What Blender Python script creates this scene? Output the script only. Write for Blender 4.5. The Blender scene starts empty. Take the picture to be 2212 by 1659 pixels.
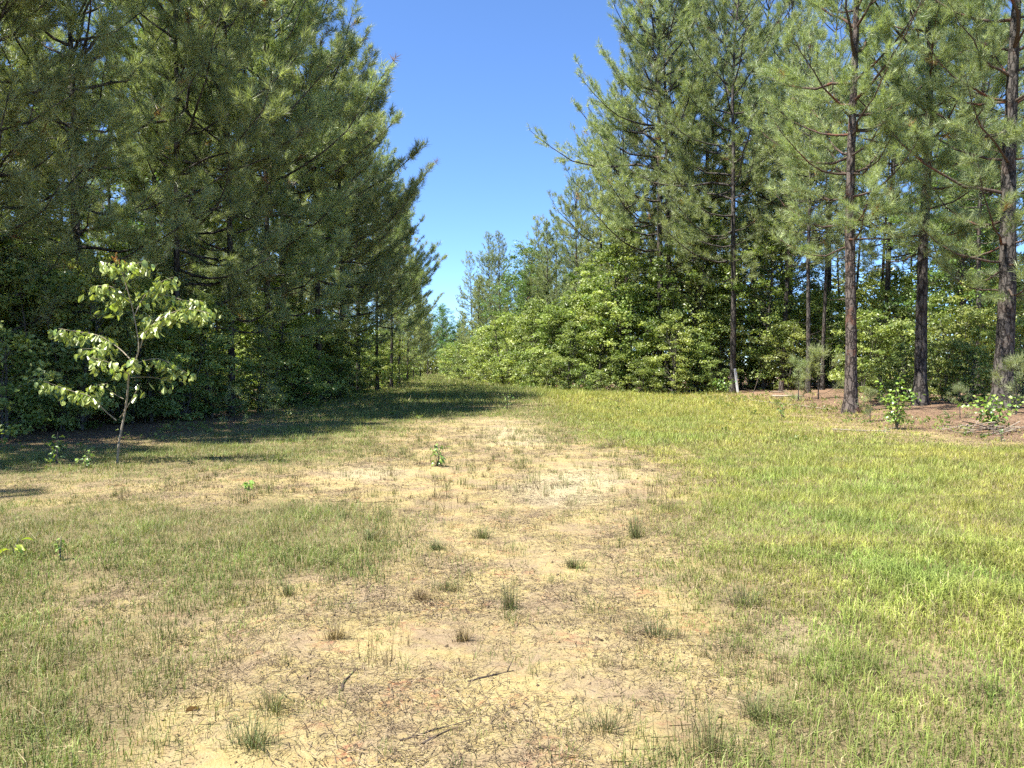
import bpy, math, random
import numpy as np
from mathutils import Vector

R = math.radians
rng = np.random.default_rng(11)
random.seed(5)
scene = bpy.context.scene
col = scene.collection

# ------------------------------------------------------------------ camera, sky, sun, exposure
FPX, CX, HZ, CAMH = 1661.0, 1106.0, 797.0, 1.6      # measured on the photograph at 2212 px width
SUN_EL, SUN_AZ = R(63), math.atan2(-0.42, -0.91)     # direction towards the sun, from the +X axis
cam = bpy.data.cameras.new('camera')
cam.sensor_width = 36.0
cam.lens = 36.0 * FPX / 2212.0
cam.clip_start = 0.05
cam.clip_end = 6000
camo = bpy.data.objects.new('camera', cam)
col.objects.link(camo)
camo.location = (0, 0, CAMH)
camo.rotation_euler = (R(90) - math.atan((829.5 - HZ) / FPX), 0, 0)
scene.camera = camo

world = bpy.data.worlds.new('World')
scene.world = world
world.use_nodes = True
wn = world.node_tree
sky = wn.nodes.new('ShaderNodeTexSky')
sky.sky_type = 'NISHITA'
sky.sun_disc = False
sky.sun_elevation = SUN_EL
sky.sun_rotation = math.pi / 2 - SUN_AZ
sky.air_density = 0.7
sky.dust_density = 0.0
sky.ozone_density = 10.0
sky.altitude = 50
wn.links.new(sky.outputs[0], wn.nodes['Background'].inputs[0])
wn.nodes['Background'].inputs[1].default_value = 0.103

sun = bpy.data.lights.new('sun', 'SUN')
sun.energy = 5.0
sun.angle = R(0.53)
sun.color = (1.0, 0.955, 0.87)
suno = bpy.data.objects.new('sun', sun)
col.objects.link(suno)
sd = Vector((math.cos(SUN_AZ) * math.cos(SUN_EL), math.sin(SUN_AZ) * math.cos(SUN_EL), math.sin(SUN_EL)))
suno.rotation_euler = sd.to_track_quat('Z', 'Y').to_euler()
suno.location = (-20, 5, 40)

scene.view_settings.view_transform = 'Standard'
scene.view_settings.look = 'None'
scene.view_settings.exposure = 1.62
scene.view_settings.gamma = 1.0
scene.view_settings.use_curve_mapping = False
scene.render.engine = 'CYCLES'
cy = scene.cycles
cy.max_bounces = 4
cy.diffuse_bounces = 2
cy.glossy_bounces = 2
cy.transmission_bounces = 3
cy.use_denoising = False
cy.use_adaptive_sampling = True
cy.adaptive_threshold = 0.025
cy.sample_clamp_indirect = 4.0
cy.caustics_reflective = False
cy.caustics_refractive = False

# ------------------------------------------------------------------ helpers
def sm(a, b, x):
    t = np.clip((np.asarray(x, float) - a) / (b - a), 0, 1)
    return t * t * (3 - 2 * t)

_tab = np.random.default_rng(3).random((256, 256))
def vnoise(x, y):
    xi = np.floor(x).astype(int); yi = np.floor(y).astype(int)
    fx = x - xi; fy = y - yi
    fx = fx * fx * (3 - 2 * fx); fy = fy * fy * (3 - 2 * fy)
    a = _tab[xi & 255, yi & 255]; b = _tab[(xi + 1) & 255, yi & 255]
    c = _tab[xi & 255, (yi + 1) & 255]; d = _tab[(xi + 1) & 255, (yi + 1) & 255]
    return (a * (1 - fx) + b * fx) * (1 - fy) + (c * (1 - fx) + d * fx) * fy
def fbm(x, y, o=3):
    s = 0; a = 0.5; t = 0
    for i in range(o):
        s = s + a * vnoise(x * 2 ** i + 17.3 * i, y * 2 ** i + 9.1 * i); t += a; a *= 0.5
    return s / t

def ground_z(x, y):
    x = np.asarray(x, float); y = np.asarray(y, float)
    z = 0.05 * (fbm(x * 0.55 + 4, y * 0.55 + 2) - 0.5) + 0.03 * (fbm(x * 2.1, y * 2.1) - 0.5)
    z = z + 0.012 * (vnoise(x * 7 + 3, y * 7) - 0.5) * sm(14, 8, y)
    z = z + 0.35 * (fbm(x * 0.06 + 7, y * 0.06 + 3) - 0.5) * sm(12, 35, y)
    z = z + 0.4 * sm(10, 17, x) * sm(12, 22, y) + 0.25 * sm(-9, -16, x) * sm(8, 16, y)
    z = z + 0.12 * np.exp(-((x - 12.2) / 1.1) ** 2 - ((y - 45.5) / 0.9) ** 2)
    return z

def gz(x, y): return float(ground_z(x, y))
def at(u, D): return (u - CX) / FPX * D
def gp(u, v):
    """ground point measured at photograph position u, v (2212 px wide)"""
    D = CAMH * FPX / (v - HZ)
    for _ in range(6):
        D = (CAMH - gz(at(u, D), D)) * FPX / (v - HZ)
    return at(u, D), D

def mesh_np(name, V, tris=None, quads=None, mats=(), colr=None, smooth=False, midx=None):
    me = bpy.data.meshes.new(name)
    V = np.asarray(V, np.float32).reshape(-1, 3)
    T = np.zeros((0, 3), np.int32) if tris is None or len(tris) == 0 else np.asarray(tris, np.int32)
    Q = np.zeros((0, 4), np.int32) if quads is None or len(quads) == 0 else np.asarray(quads, np.int32)
    nl = T.size + Q.size; nf = len(T) + len(Q)
    me.vertices.add(len(V)); me.vertices.foreach_set('co', V.ravel())
    me.loops.add(nl); me.loops.foreach_set('vertex_index', np.concatenate([T.ravel(), Q.ravel()]).astype(np.int32))
    me.polygons.add(nf)
    st = np.concatenate([np.arange(len(T)) * 3, T.size + np.arange(len(Q)) * 4]).astype(np.int32)
    me.polygons.foreach_set('loop_start', st)
    if midx is not None: me.polygons.foreach_set('material_index', np.asarray(midx, np.int32))
    me.polygons.foreach_set('use_smooth', np.full(nf, smooth, bool))
    for m in mats: me.materials.append(m)
    me.update(calc_edges=True)
    if colr is not None:
        a = me.attributes.new('Col', 'FLOAT_COLOR', 'POINT')
        c = np.ones((len(V), 4), np.float32); c[:, :3] = colr
        a.data.foreach_set('color', c.ravel())
    return me

class Geo:
    """collects tubes / pieces as one mesh"""
    def __init__(s): s.v = []; s.t = []; s.q = []; s.c = []; s.n = 0
    def add(s, v, t=None, q=None, c=(0.5, 0.5, 0.5)):
        v = np.asarray(v, float)
        if t is not None and len(t): s.t.append(np.asarray(t) + s.n)
        if q is not None and len(q): s.q.append(np.asarray(q) + s.n)
        cc = np.empty((len(v), 3)); cc[:] = c
        s.v.append(v); s.c.append(cc); s.n += len(v)
    def tube(s, P, rad, sides=5, c=(0.5, 0.5, 0.5), bump=None, cap=True):
        P = np.asarray(P, float); n = len(P)
        rad = np.broadcast_to(np.asarray(rad, float), (n,))
        T = np.gradient(P, axis=0); T /= np.linalg.norm(T, axis=1)[:, None] + 1e-9
        ref = np.array([1.0, 0.13, 0.07]) if abs(T[0][2]) > 0.6 else np.array([0.05, 0.07, 1.0])
        A = np.cross(T, ref); A /= np.linalg.norm(A, axis=1)[:, None] + 1e-9
        B = np.cross(T, A)
        an = np.arange(sides) * 2 * math.pi / sides
        rr = rad[:, None] * np.ones(sides)
        if bump is not None: rr = rr * bump
        V = P[:, None, :] + rr[..., None] * (np.cos(an)[None, :, None] * A[:, None, :] + np.sin(an)[None, :, None] * B[:, None, :])
        i = np.arange(n - 1)[:, None] * sides; j = np.arange(sides)[None, :]; k = (j + 1) % sides
        q = np.stack([i + j, i + k, i + sides + k, i + sides + j], -1).reshape(-1, 4)
        V = V.reshape(-1, 3); t = None
        if cap:
            V = np.vstack([V, P[-1:] + T[-1:] * rad[-1] * 0.4])
            m = (n - 1) * sides
            t = np.stack([m + np.arange(sides), m + (np.arange(sides) + 1) % sides, np.full(sides, n * sides)], -1)
        s.add(V, t, q, c)
    def mesh(s, name, mat, smooth=True):
        return mesh_np(name, np.vstack(s.v), np.vstack(s.t) if s.t else None, np.vstack(s.q) if s.q else None,
                       mat if isinstance(mat, (list, tuple)) else [mat], np.vstack(s.c), smooth)

def link(name, data, parent=None, loc=None, rot=None, scale=None):
    o = bpy.data.objects.new(name, data); col.objects.link(o)
    if parent is not None: o.parent = parent
    if loc is not None: o.location = loc
    if rot is not None: o.rotation_euler = rot
    if scale is not None: o.scale = scale if hasattr(scale, '__len__') else (scale,) * 3
    return o
def tag(o, label=None, cat=None, group=None, kind=None):
    if label: o['label'] = label
    if cat: o['category'] = cat
    if group: o['group'] = group
    if kind: o['kind'] = kind
    return o
ORD = ['first', 'second', 'third', 'fourth', 'fifth', 'sixth', 'seventh', 'eighth', 'ninth', 'tenth', 'eleventh', 'twelfth',
       'thirteenth', 'fourteenth', 'fifteenth', 'sixteenth', 'seventeenth', 'eighteenth', 'nineteenth', 'twentieth',
       'twenty-first', 'twenty-second', 'twenty-third', 'twenty-fourth', 'twenty-fifth', 'twenty-sixth', 'twenty-seventh', 'twenty-eighth', 'twenty-ninth', 'thirtieth'] + ['thirty-' + a for a in ('first', 'second', 'third', 'fourth', 'fifth', 'sixth', 'seventh', 'eighth', 'ninth')]

# ------------------------------------------------------------------ materials
def new_mat(name):
    m = bpy.data.materials.new(name); m.use_nodes = True
    return m, m.node_tree.nodes, m.node_tree.links, m.node_tree.nodes['Principled BSDF']
def foliage(name, trans=0.35, rough=0.5, spec=0.35, tint=(1, 1, 1), vary=0.18, tmul=(1.15, 1.2, 0.55)):
    m, N, L, p = new_mat(name)
    at_ = N.new('ShaderNodeAttribute'); at_.attribute_name = 'Col'
    oi = N.new('ShaderNodeObjectInfo')
    hs = N.new('ShaderNodeHueSaturation')
    mr = N.new('ShaderNodeMapRange'); mr.inputs[3].default_value = 1 - vary; mr.inputs[4].default_value = 1 + vary
    L.new(oi.outputs['Random'], mr.inputs[0]); L.new(mr.outputs[0], hs.inputs['Value'])
    mr2 = N.new('ShaderNodeMapRange'); mr2.inputs[3].default_value = 0.485; mr2.inputs[4].default_value = 0.515
    mm = N.new('ShaderNodeMath'); mm.operation = 'MULTIPLY'; mm.inputs[1].default_value = 7.31
    fr = N.new('ShaderNodeMath'); fr.operation = 'FRACT'
    L.new(oi.outputs['Random'], mm.inputs[0]); L.new(mm.outputs[0], fr.inputs[0]); L.new(fr.outputs[0], mr2.inputs[0])
    L.new(mr2.outputs[0], hs.inputs['Hue'])
    mul = N.new('ShaderNodeMix'); mul.data_type = 'RGBA'; mul.blend_type = 'MULTIPLY'; mul.inputs[0].default_value = 1
    L.new(at_.outputs['Color'], mul.inputs[6]); mul.inputs[7].default_value = (*tint, 1)
    L.new(mul.outputs[2], hs.inputs['Color'])
    L.new(hs.outputs[0], p.inputs['Base Color'])
    p.inputs['Roughness'].default_value = rough
    p.inputs['Specular IOR Level'].default_value = spec
    tr = N.new('ShaderNodeBsdfTranslucent')
    m2 = N.new('ShaderNodeMix'); m2.data_type = 'RGBA'; m2.blend_type = 'MULTIPLY'; m2.inputs[0].default_value = 1
    L.new(hs.outputs[0], m2.inputs[6]); m2.inputs[7].default_value = (*tmul, 1)
    L.new(m2.outputs[2], tr.inputs[0])
    mx = N.new('ShaderNodeMixShader'); mx.inputs[0].default_value = trans
    L.new(p.outputs[0], mx.inputs[1]); L.new(tr.outputs[0], mx.inputs[2])
    L.new(mx.outputs[0], N['Material Output'].inputs[0])
    return m

def bark_mat(name, dark, mid, red, redamt=0.5, sc=9.0, bump=0.6):
    m, N, L, p = new_mat(name)
    tc = N.new('ShaderNodeTexCoord')
    mp = N.new('ShaderNodeMapping'); mp.inputs['Scale'].default_value = (1, 1, 0.28)
    L.new(tc.outputs['Object'], mp.inputs[0])
    vo = N.new('ShaderNodeTexVoronoi'); vo.feature = 'DISTANCE_TO_EDGE'; vo.inputs['Scale'].default_value = sc
    nz = N.new('ShaderNodeTexNoise'); nz.inputs['Scale'].default_value = 7; nz.inputs['Detail'].default_value = 4
    L.new(tc.outputs['Object'], nz.inputs[0])
    ad = N.new('ShaderNodeMix'); ad.data_type = 'VECTOR'; ad.inputs[0].default_value = 0.12
    L.new(mp.outputs[0], ad.inputs[4]); L.new(nz.outputs['Color'], ad.inputs[5]); L.new(ad.outputs[1], vo.inputs[0])
    r1 = N.new('ShaderNodeValToRGB'); L.new(vo.outputs['Distance'], r1.inputs[0])
    r1.color_ramp.elements[0].color = (*dark, 1); r1.color_ramp.elements[1].color = (*mid, 1); r1.color_ramp.elements[1].position = 0.2
    n2 = N.new('ShaderNodeTexNoise'); n2.inputs['Scale'].default_value = 1.1; n2.inputs['Detail'].default_value = 5; n2.inputs['Roughness'].default_value = 0.7
    L.new(tc.outputs['Object'], n2.inputs[0])
    r2 = N.new('ShaderNodeValToRGB'); L.new(n2.outputs['Fac'], r2.inputs[0])
    r2.color_ramp.elements[0].position = 0.54; r2.color_ramp.elements[1].position = 0.6
    r2.color_ramp.elements[0].color = (0, 0, 0, 1); r2.color_ramp.elements[1].color = (redamt,) * 3 + (1,)
    mx = N.new('ShaderNodeMix'); mx.data_type = 'RGBA'; L.new(r2.outputs[0], mx.inputs[0])
    L.new(r1.outputs[0], mx.inputs[6])
    m3 = N.new('ShaderNodeMix'); m3.data_type = 'RGBA'; m3.blend_type = 'MULTIPLY'; m3.inputs[0].default_value = 0.6
    m3.inputs[6].default_value = (*red, 1); L.new(r1.outputs[0], m3.inputs[7])
    sc2 = N.new('ShaderNodeMix'); sc2.data_type = 'RGBA'; sc2.inputs[0].default_value = 0.6
    L.new(m3.outputs[2], sc2.inputs[6]); sc2.inputs[7].default_value = (*red, 1)
    L.new(sc2.outputs[2], mx.inputs[7])
    L.new(mx.outputs[2], p.inputs['Base Color'])
    p.inputs['Roughness'].default_value = 0.9
    p.inputs['Specular IOR Level'].default_value = 0.15
    bp = N.new('ShaderNodeBump'); bp.inputs['Strength'].default_value = bump; bp.inputs['Distance'].default_value = 0.03
    ad2 = N.new('ShaderNodeMath'); ad2.operation = 'ADD'
    cl = N.new('ShaderNodeMath'); cl.operation = 'MINIMUM'; cl.inputs[1].default_value = 0.2
    L.new(vo.outputs['Distance'], cl.inputs[0]); 
    ml = N.new('ShaderNodeMath'); ml.operation = 'MULTIPLY'; ml.inputs[1].default_value = 4
    L.new(cl.outputs[0], ml.inputs[0]); L.new(ml.outputs[0], ad2.inputs[0]); L.new(nz.outputs['Fac'], ad2.inputs[1])
    L.new(ad2.outputs[0], bp.inputs['Height']); L.new(bp.outputs[0], p.inputs['Normal'])
    return m

def plain(name, c, rough=0.8, noise=0.25, scale=12, spec=0.2, c2=None):
    m, N, L, p = new_mat(name)
    tc = N.new('ShaderNodeTexCoord'); nz = N.new('ShaderNodeTexNoise')
    nz.inputs['Scale'].default_value = scale; nz.inputs['Detail'].default_value = 5
    L.new(tc.outputs['Object'], nz.inputs[0])
    r = N.new('ShaderNodeValToRGB'); L.new(nz.outputs['Fac'], r.inputs[0])
    r.color_ramp.elements[0].position = 0.3; r.color_ramp.elements[1].position = 0.7
    r.color_ramp.elements[0].color = (*(tuple(x * (1 - noise) for x in c) if c2 is None else c2), 1)
    r.color_ramp.elements[1].color = (*c, 1)
    L.new(r.outputs[0], p.inputs['Base Color'])
    p.inputs['Roughness'].default_value = rough; p.inputs['Specular IOR Level'].default_value = spec
    return m

M_needle = foliage('pine_needles', trans=0.4, rough=0.42, spec=0.5, vary=0.2, tmul=(1.1, 1.15, 0.5))
M_leaf = foliage('hardwood_leaves', trans=0.4, rough=0.4, spec=0.5, vary=0.2)
M_bigleaf = foliage('glossy_leaves', trans=0.3, rough=0.34, spec=0.6, vary=0.16)
M_grass = foliage('grass_blades', trans=0.3, rough=0.55, spec=0.3, vary=0.0)
M_dry = foliage('dry_straw', trans=0.1, rough=0.8, spec=0.15, vary=0.0, tmul=(1, 1, 1))
M_bark = bark_mat('pine_bark', (0.010, 0.009, 0.008), (0.105, 0.092, 0.08), (0.14, 0.08, 0.055), 0.25)
M_bark_red = bark_mat('pine_bark_reddish', (0.012, 0.009, 0.008), (0.14, 0.115, 0.098), (0.18, 0.09, 0.06), 0.7)
M_limb = bark_mat('pine_limb_bark', (0.035, 0.026, 0.02), (0.12, 0.088, 0.068), (0.2, 0.08, 0.045), 0.7, sc=30, bump=0.25)
M_hbark = bark_mat('hardwood_bark', (0.05, 0.045, 0.038), (0.16, 0.145, 0.12), (0.13, 0.11, 0.08), 0.3, sc=25, bump=0.3)
M_sapbark = plain('sapling_bark', (0.34, 0.29, 0.21), 0.7, 0.4, 18, c2=(0.2, 0.16, 0.1))
M_dead = plain('dead_wood', (0.36, 0.3, 0.23), 0.85, 0.45, 20)
M_darkwood = plain('dark_dead_wood', (0.09, 0.07, 0.055), 0.9, 0.5, 20)

def ground_mat():
    m, N, L, p = new_mat('ground_soil')
    geo = N.new('ShaderNodeNewGeometry')
    A = {}
    for k in ('cover', 'straw', 'pale'):
        a = N.new('ShaderNodeAttribute'); a.attribute_name = k; A[k] = a.outputs['Fac']
    def noise(scale, det=4, rough=0.6, dist=0.0):
        n = N.new('ShaderNodeTexNoise'); n.inputs['Scale'].default_value = scale; n.inputs['Detail'].default_value = det
        n.inputs['Roughness'].default_value = rough; n.inputs['Distortion'].default_value = dist
        L.new(geo.outputs['Position'], n.inputs[0]); return n.outputs['Fac']
    def ramp(f, p0, p1, c0=(0, 0, 0), c1=(1, 1, 1)):
        r = N.new('ShaderNodeValToRGB'); L.new(f, r.inputs[0])
        r.color_ramp.elements[0].position = p0; r.color_ramp.elements[1].position = p1
        r.color_ramp.elements[0].color = (*c0, 1); r.color_ramp.elements[1].color = (*c1, 1); return r.outputs[0]
    def mix(f, a, b, mode='MIX'):
        x = N.new('ShaderNodeMix'); x.data_type = 'RGBA'; x.blend_type = mode
        if isinstance(f, float): x.inputs[0].default_value = f
        else: L.new(f, x.inputs[0])
        for i, c in ((6, a), (7, b)):
            if isinstance(c, tuple): x.inputs[i].default_value = (*c, 1)
            else: L.new(c, x.inputs[i])
        return x.outputs[2]
    def math_(op, a, b):
        x = N.new('ShaderNodeMath'); x.operation = op
        for i, c in ((0, a), (1, b)):
            if isinstance(c, (int, float)): x.inputs[i].default_value = c
            else: L.new(c, x.inputs[i])
        return x.outputs[0]
    sand = mix(ramp(noise(1.3, 5, 0.65), 0.35, 0.68), (0.265, 0.198, 0.084), (0.345, 0.275, 0.12))
    sand = mix(ramp(noise(14, 4, 0.7), 0.38, 0.7), sand, (0.35, 0.29, 0.14))
    redm = math_('MULTIPLY', ramp(noise(2.6, 5, 0.7, 0.6), 0.53, 0.65), ramp(noise(22, 3, 0.6), 0.4, 0.6))
    sand = mix(math_('MULTIPLY', redm, 0.95), sand, (0.27, 0.125, 0.065))
    pink = mix(ramp(noise(30, 4, 0.8), 0.3, 0.7), (0.15, 0.105, 0.07), (0.29, 0.215, 0.15))
    sand = mix(math_('MULTIPLY', ramp(noise(1.5, 5, 0.75), 0.44, 0.62), 0.75), sand, pink)
    sand = mix(A['pale'], sand, (0.39, 0.34, 0.22))
    # dark crumbs and tiny stones
    v = N.new('ShaderNodeTexVoronoi'); v.inputs['Scale'].default_value = 55; L.new(geo.outputs['Position'], v.inputs[0])
    spk = math_('MULTIPLY', ramp(v.outputs['Distance'], 0.16, 0.3, (1, 1, 1), (0, 0, 0)), ramp(noise(9, 2), 0.42, 0.55))
    sand = mix(math_('MULTIPLY', spk, 0.8), sand, (0.07, 0.05, 0.03))
    # thatch of old stems under the grass
    th = mix(ramp(noise(45, 4, 0.8), 0.3, 0.7), (0.09, 0.072, 0.036), (0.21, 0.17, 0.092))
    n5 = noise(5, 5, 0.7)
    cov = ramp(math_('ADD', A['cover'], math_('MULTIPLY', math_('SUBTRACT', n5, 0.5), 0.9)), 0.38, 0.75)
    sand = mix(math_('MULTIPLY', cov, 0.85), sand, th)
    # fallen pine straw under the trees
    st = mix(ramp(noise(40, 5, 0.8), 0.3, 0.7), (0.105, 0.065, 0.043), (0.28, 0.185, 0.12))
    sc = ramp(math_('ADD', A['straw'], math_('MULTIPLY', math_('SUBTRACT', n5, 0.5), 0.7)), 0.35, 0.7)
    sand = mix(sc, sand, st)
    L.new(sand, p.inputs['Base Color'])
    p.inputs['Roughness'].default_value = 0.95; p.inputs['Specular IOR Level'].default_value = 0.1
    b = N.new('ShaderNodeBump'); b.inputs['Strength'].default_value = 0.8; b.inputs['Distance'].default_value = 0.025
    h = math_('ADD', noise(18, 6, 0.75), math_('MULTIPLY', noise(80, 3, 0.7), 0.5))
    h = math_('SUBTRACT', h, math_('MULTIPLY', spk, 0.3))
    L.new(h, b.inputs['Height']); L.new(b.outputs[0], p.inputs['Normal'])
    return m
M_ground = ground_mat()

# ------------------------------------------------------------------ what covers the ground where (measured spots: u, v, cover, green, height, litter, pale)
SPOTS = []
def row(v, s):
    for q in s.split(';'):
        f = [float(x) for x in q.split()]
        SPOTS.append((f[0], v, *f[1:], *([0, 0, 0][: 6 - len(f)])))
row(1650, '0 .85 .35 .12 .3;200 .7 .3 .12 .4;400 .35 .2 .1 .7;700 .12 .2 .08 .5;1000 .18 .2 .09 .6;1300 .3 .3 .14 .6;1500 .55 .45 .16 .4;1750 .8 .7 .12 .2;2000 .9 .7 .1 .1;2212 .8 .6 .1 .2')
row(1500, '0 .85 .4 .12 .2;150 .8 .35 .1 .3;350 .45 .2 .08 .7;550 .15 .2 .08 .6;800 .04 .2 .06 .4;1100 .04 .2 .06 .4;1350 .1 .2 .08 .6;1550 .42 .4 .14 .5;1750 .85 .7 .12 .1;1950 .9 .85 .1 .1;2212 .95 .8 .1 .1')
row(1400, '0 .9 .35 .1 .2;250 .75 .3 .08 .3;450 .35 .2 .07 .8;650 .08 .2 .06 .5;900 .06 .2 .06 .4;1150 .08 .2 .06 .5;1400 .15 .15 .1 .8;1600 .42 .35 .1 .5;1720 .45 .4 .08 .3 .5;1900 .9 .6 .1 .1;2040 .35 .4 .08 .6;2180 .9 .6 .1 .1')
row(1300, '0 .9 .3 .09 .2;250 .5 .25 .07 .4;450 .8 .3 .1 .3;650 .3 .3 .09 .6;850 .1 .2 .09 .4;1000 .1 .2 .09 .4;1200 .06 .2 .06 .4;1400 .2 .15 .1 .9;1550 .55 .35 .12 .4;1700 .5 .4 .08 .4;1850 .9 .9 .1 .1;2000 .95 .9 .1 0;2212 .95 .7 .1 0')
row(1200, '0 .9 .3 .08 .2;300 .92 .3 .09 .2;600 .92 .35 .1 .2;800 .7 .35 .12 .4;950 .15 .2 .1 .6;1100 .12 .2 .1 .5;1300 .1 .2 .07 .5;1420 .25 .1 .08 .9;1550 .75 .35 .09 .3;1700 .95 .4 .08 .1;1850 .95 .8 .09 0;2000 .95 .8 .1 0;2212 .95 .5 .09 0')
row(1120, '0 .85 .3 .07 .2;300 .92 .3 .08 .2;600 .92 .3 .09 .2;800 .85 .35 .14 .2;900 .3 .3 .1 .5;1000 .05 .2 .06 .4;1100 .15 .2 .1 .5;1250 .1 .2 .06 .4;1370 .4 .35 .18 .5;1480 .45 .3 .1 .5;1600 .9 .5 .08 .1;1800 .95 .9 .1 0;2000 1 .6 .09 0;2212 1 .5 .09 0')
row(1060, '0 .35 .3 .05 .6;300 .3 .2 .05 .7;500 .22 .2 .05 .8;750 .06 .2 .05 .5;900 .08 .2 .06 .4;1050 .08 .2 .06 .4;1210 .02 .2 .05 .1 1;1350 .12 .2 .06 .4;1450 .25 .3 .07 .4;1550 .9 .6 .09 .1;1700 1 .9 .1 0;1900 1 .7 .1 0;2212 1 .5 .09 0')
row(1025, '0 .85 .5 .08 .2;300 .75 .4 .07 .3;500 .5 .35 .07 .5;800 .06 .2 .05 .4 .4;1000 .08 .2 .06 .3;1150 .15 .25 .08 .4;1300 .05 .2 .05 .3 .5;1450 .2 .3 .07 .4;1550 .95 .6 .1 0;1800 1 .6 .1 0;2212 1 .5 .1 0')
row(985, '100 .6 .4 .1 .6;400 .85 .5 .1 .2;600 .85 .45 .1 .2;750 .5 .3 .08 .4;900 .35 .25 .07 .5;1050 .28 .25 .08 .4;1200 .12 .2 .06 .3;1350 .15 .2 .06 .4;1450 .65 .5 .1 .2;1700 1 .7 .1 0;2000 .95 .5 .1 .1;2212 .7 .4 .1 .4')
row(950, '100 .2 .3 .08 1;300 .25 .3 .08 1;500 .6 .4 .1 .6;700 .85 .5 .12 .2;850 .4 .3 .08 .4;1000 .12 .2 .06 .3;1100 .05 .2 .05 .2 .6;1250 .7 .5 .1 .1;1400 .95 .9 .12 0;1700 .9 .5 .1 .2;1900 .6 .4 .08 .7;2100 .2 .2 .1 1;2212 .2 .2 .1 1')
row(920, '300 .15 .3 .1 1;500 .25 .3 .1 1;700 .7 .4 .12 .4;800 .8 .5 .12 .2;950 .4 .3 .08 .3;1080 .1 .2 .06 .3 .4;1200 .8 .5 .1 .1;1400 .95 .6 .11 .1;1600 .75 .4 .1 .4;1750 .35 .25 .12 .9;1900 .15 .2 .12 1;2150 .1 .2 .1 1')
row(890, '500 .1 .3 .1 1;700 .5 .4 .14 .6;850 .9 .4 .15 .1;1000 .85 .4 .15 .1;1100 .4 .3 .1 .3;1250 .75 .4 .14 .2;1400 .85 .35 .15 .2;1600 .55 .25 .15 .8;1800 .2 .2 .14 1;2100 .1 .2 .14 1')
row(870, '700 .3 .4 .14 .8;850 .85 .4 .2 .2;950 .9 .4 .2 .1;1050 .8 .4 .2 .1;1150 .4 .3 .14 .3;1300 .6 .3 .2 .3;1500 .6 .3 .2 .5;1650 .3 .2 .2 1;1900 .1 .2 .2 1')
row(850, '780 .3 .4 .2 .8;850 .85 .4 .2 .2;1000 .9 .45 .2 .1;1100 .8 .5 .3 .1;1250 .8 .35 .3 .3;1500 .4 .3 .25 .8;1800 .1 .2 .2 1')
row(830, '850 .6 .4 .2 .5;900 .9 .4 .2 .1;1000 .9 .4 .3 .1;1100 .6 .4 .3 .5;1400 .2 .4 .2 1')
row(812, '880 .5 .4 .2 .5;920 .95 .45 .2 0;960 .95 .4 .2 0;1050 .3 .4 .2 .8;1400 .1 .3 .2 1')
SP = np.array(SPOTS)
_sa = (SP[:, 0] - CX) / FPX; _sb = np.log(CAMH * FPX / (SP[:, 1] - HZ))
_ga = np.linspace(-1.1, 1.1, 260); _gb = np.linspace(math.log(1.5), math.log(260), 200)
_AA, _BB = np.meshgrid(_ga, _gb, indexing='ij')
_num = np.zeros((260, 200, 5)); _den = np.zeros((260, 200))
for i in range(len(SP)):
    d2 = ((_AA - _sa[i]) / 0.05) ** 2 + ((_BB - _sb[i]) / 0.085) ** 2
    w = np.exp(-0.5 * d2) + 1e-4 / (1 + d2) ** 2
    _den += w; _num += w[..., None] * SP[i, 2:7]
_field = _num / _den[..., None]
def cover_at(x, y):
    """cover, green, height, litter, pale at world x, y"""
    x = np.asarray(x, float); y = np.asarray(y, float)
    yy = np.maximum(y, 1.6)
    fa = np.clip((x / yy + 1.1) / 2.2 * 259, 0, 258.99); fb = np.clip((np.log(yy) - _gb[0]) / (_gb[-1] - _gb[0]) * 199, 0, 198.99)
    ia = fa.astype(int); ib = fb.astype(int); fa = (fa - ia)[..., None]; fb = (fb - ib)[..., None]
    f = (_field[ia, ib] * (1 - fa) + _field[ia + 1, ib] * fa) * (1 - fb) + (_field[ia, ib + 1] * (1 - fa) + _field[ia + 1, ib + 1] * fa) * fb
    # wood floor away from the clearing
    le, re = lane_left(y), lane_right(y)
    wood = np.maximum(sm(0.5, 3.5, le - x), sm(0.5, 3.5, x - re)) * sm(9, 14, y)
    f = f.copy()
    f[..., 0] *= 1 - 0.93 * wood
    f[..., 3] = np.maximum(f[..., 3], wood)
    return f
def straw_at(x, y, f):
    le, re = lane_left(y), lane_right(y)
    near = np.maximum(sm(3.0, -0.5, x - le), sm(2.5, -0.5, re - x)) * sm(11, 15, y)
    return sm(0.55, 1.0, f[..., 3] + (fbm(x * 0.9 + 5, y * 0.9) - 0.5) * 0.5) * near
def lane_left(y): return np.interp(y, [0, 12, 16, 20, 28, 42, 70, 110, 177, 260], [-16, -12, -10.5, -8.5, -8.3, -8.8, -11, -14.5, -22, -36])
def lane_right(y): return np.interp(y, [0, 14, 20, 28, 46, 49, 52, 70, 100, 148, 200, 260], [14, 12.5, 11.0, 11.6, 11.6, 6, 2.6, -1.0, -5.5, -12, -22, -36])

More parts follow.
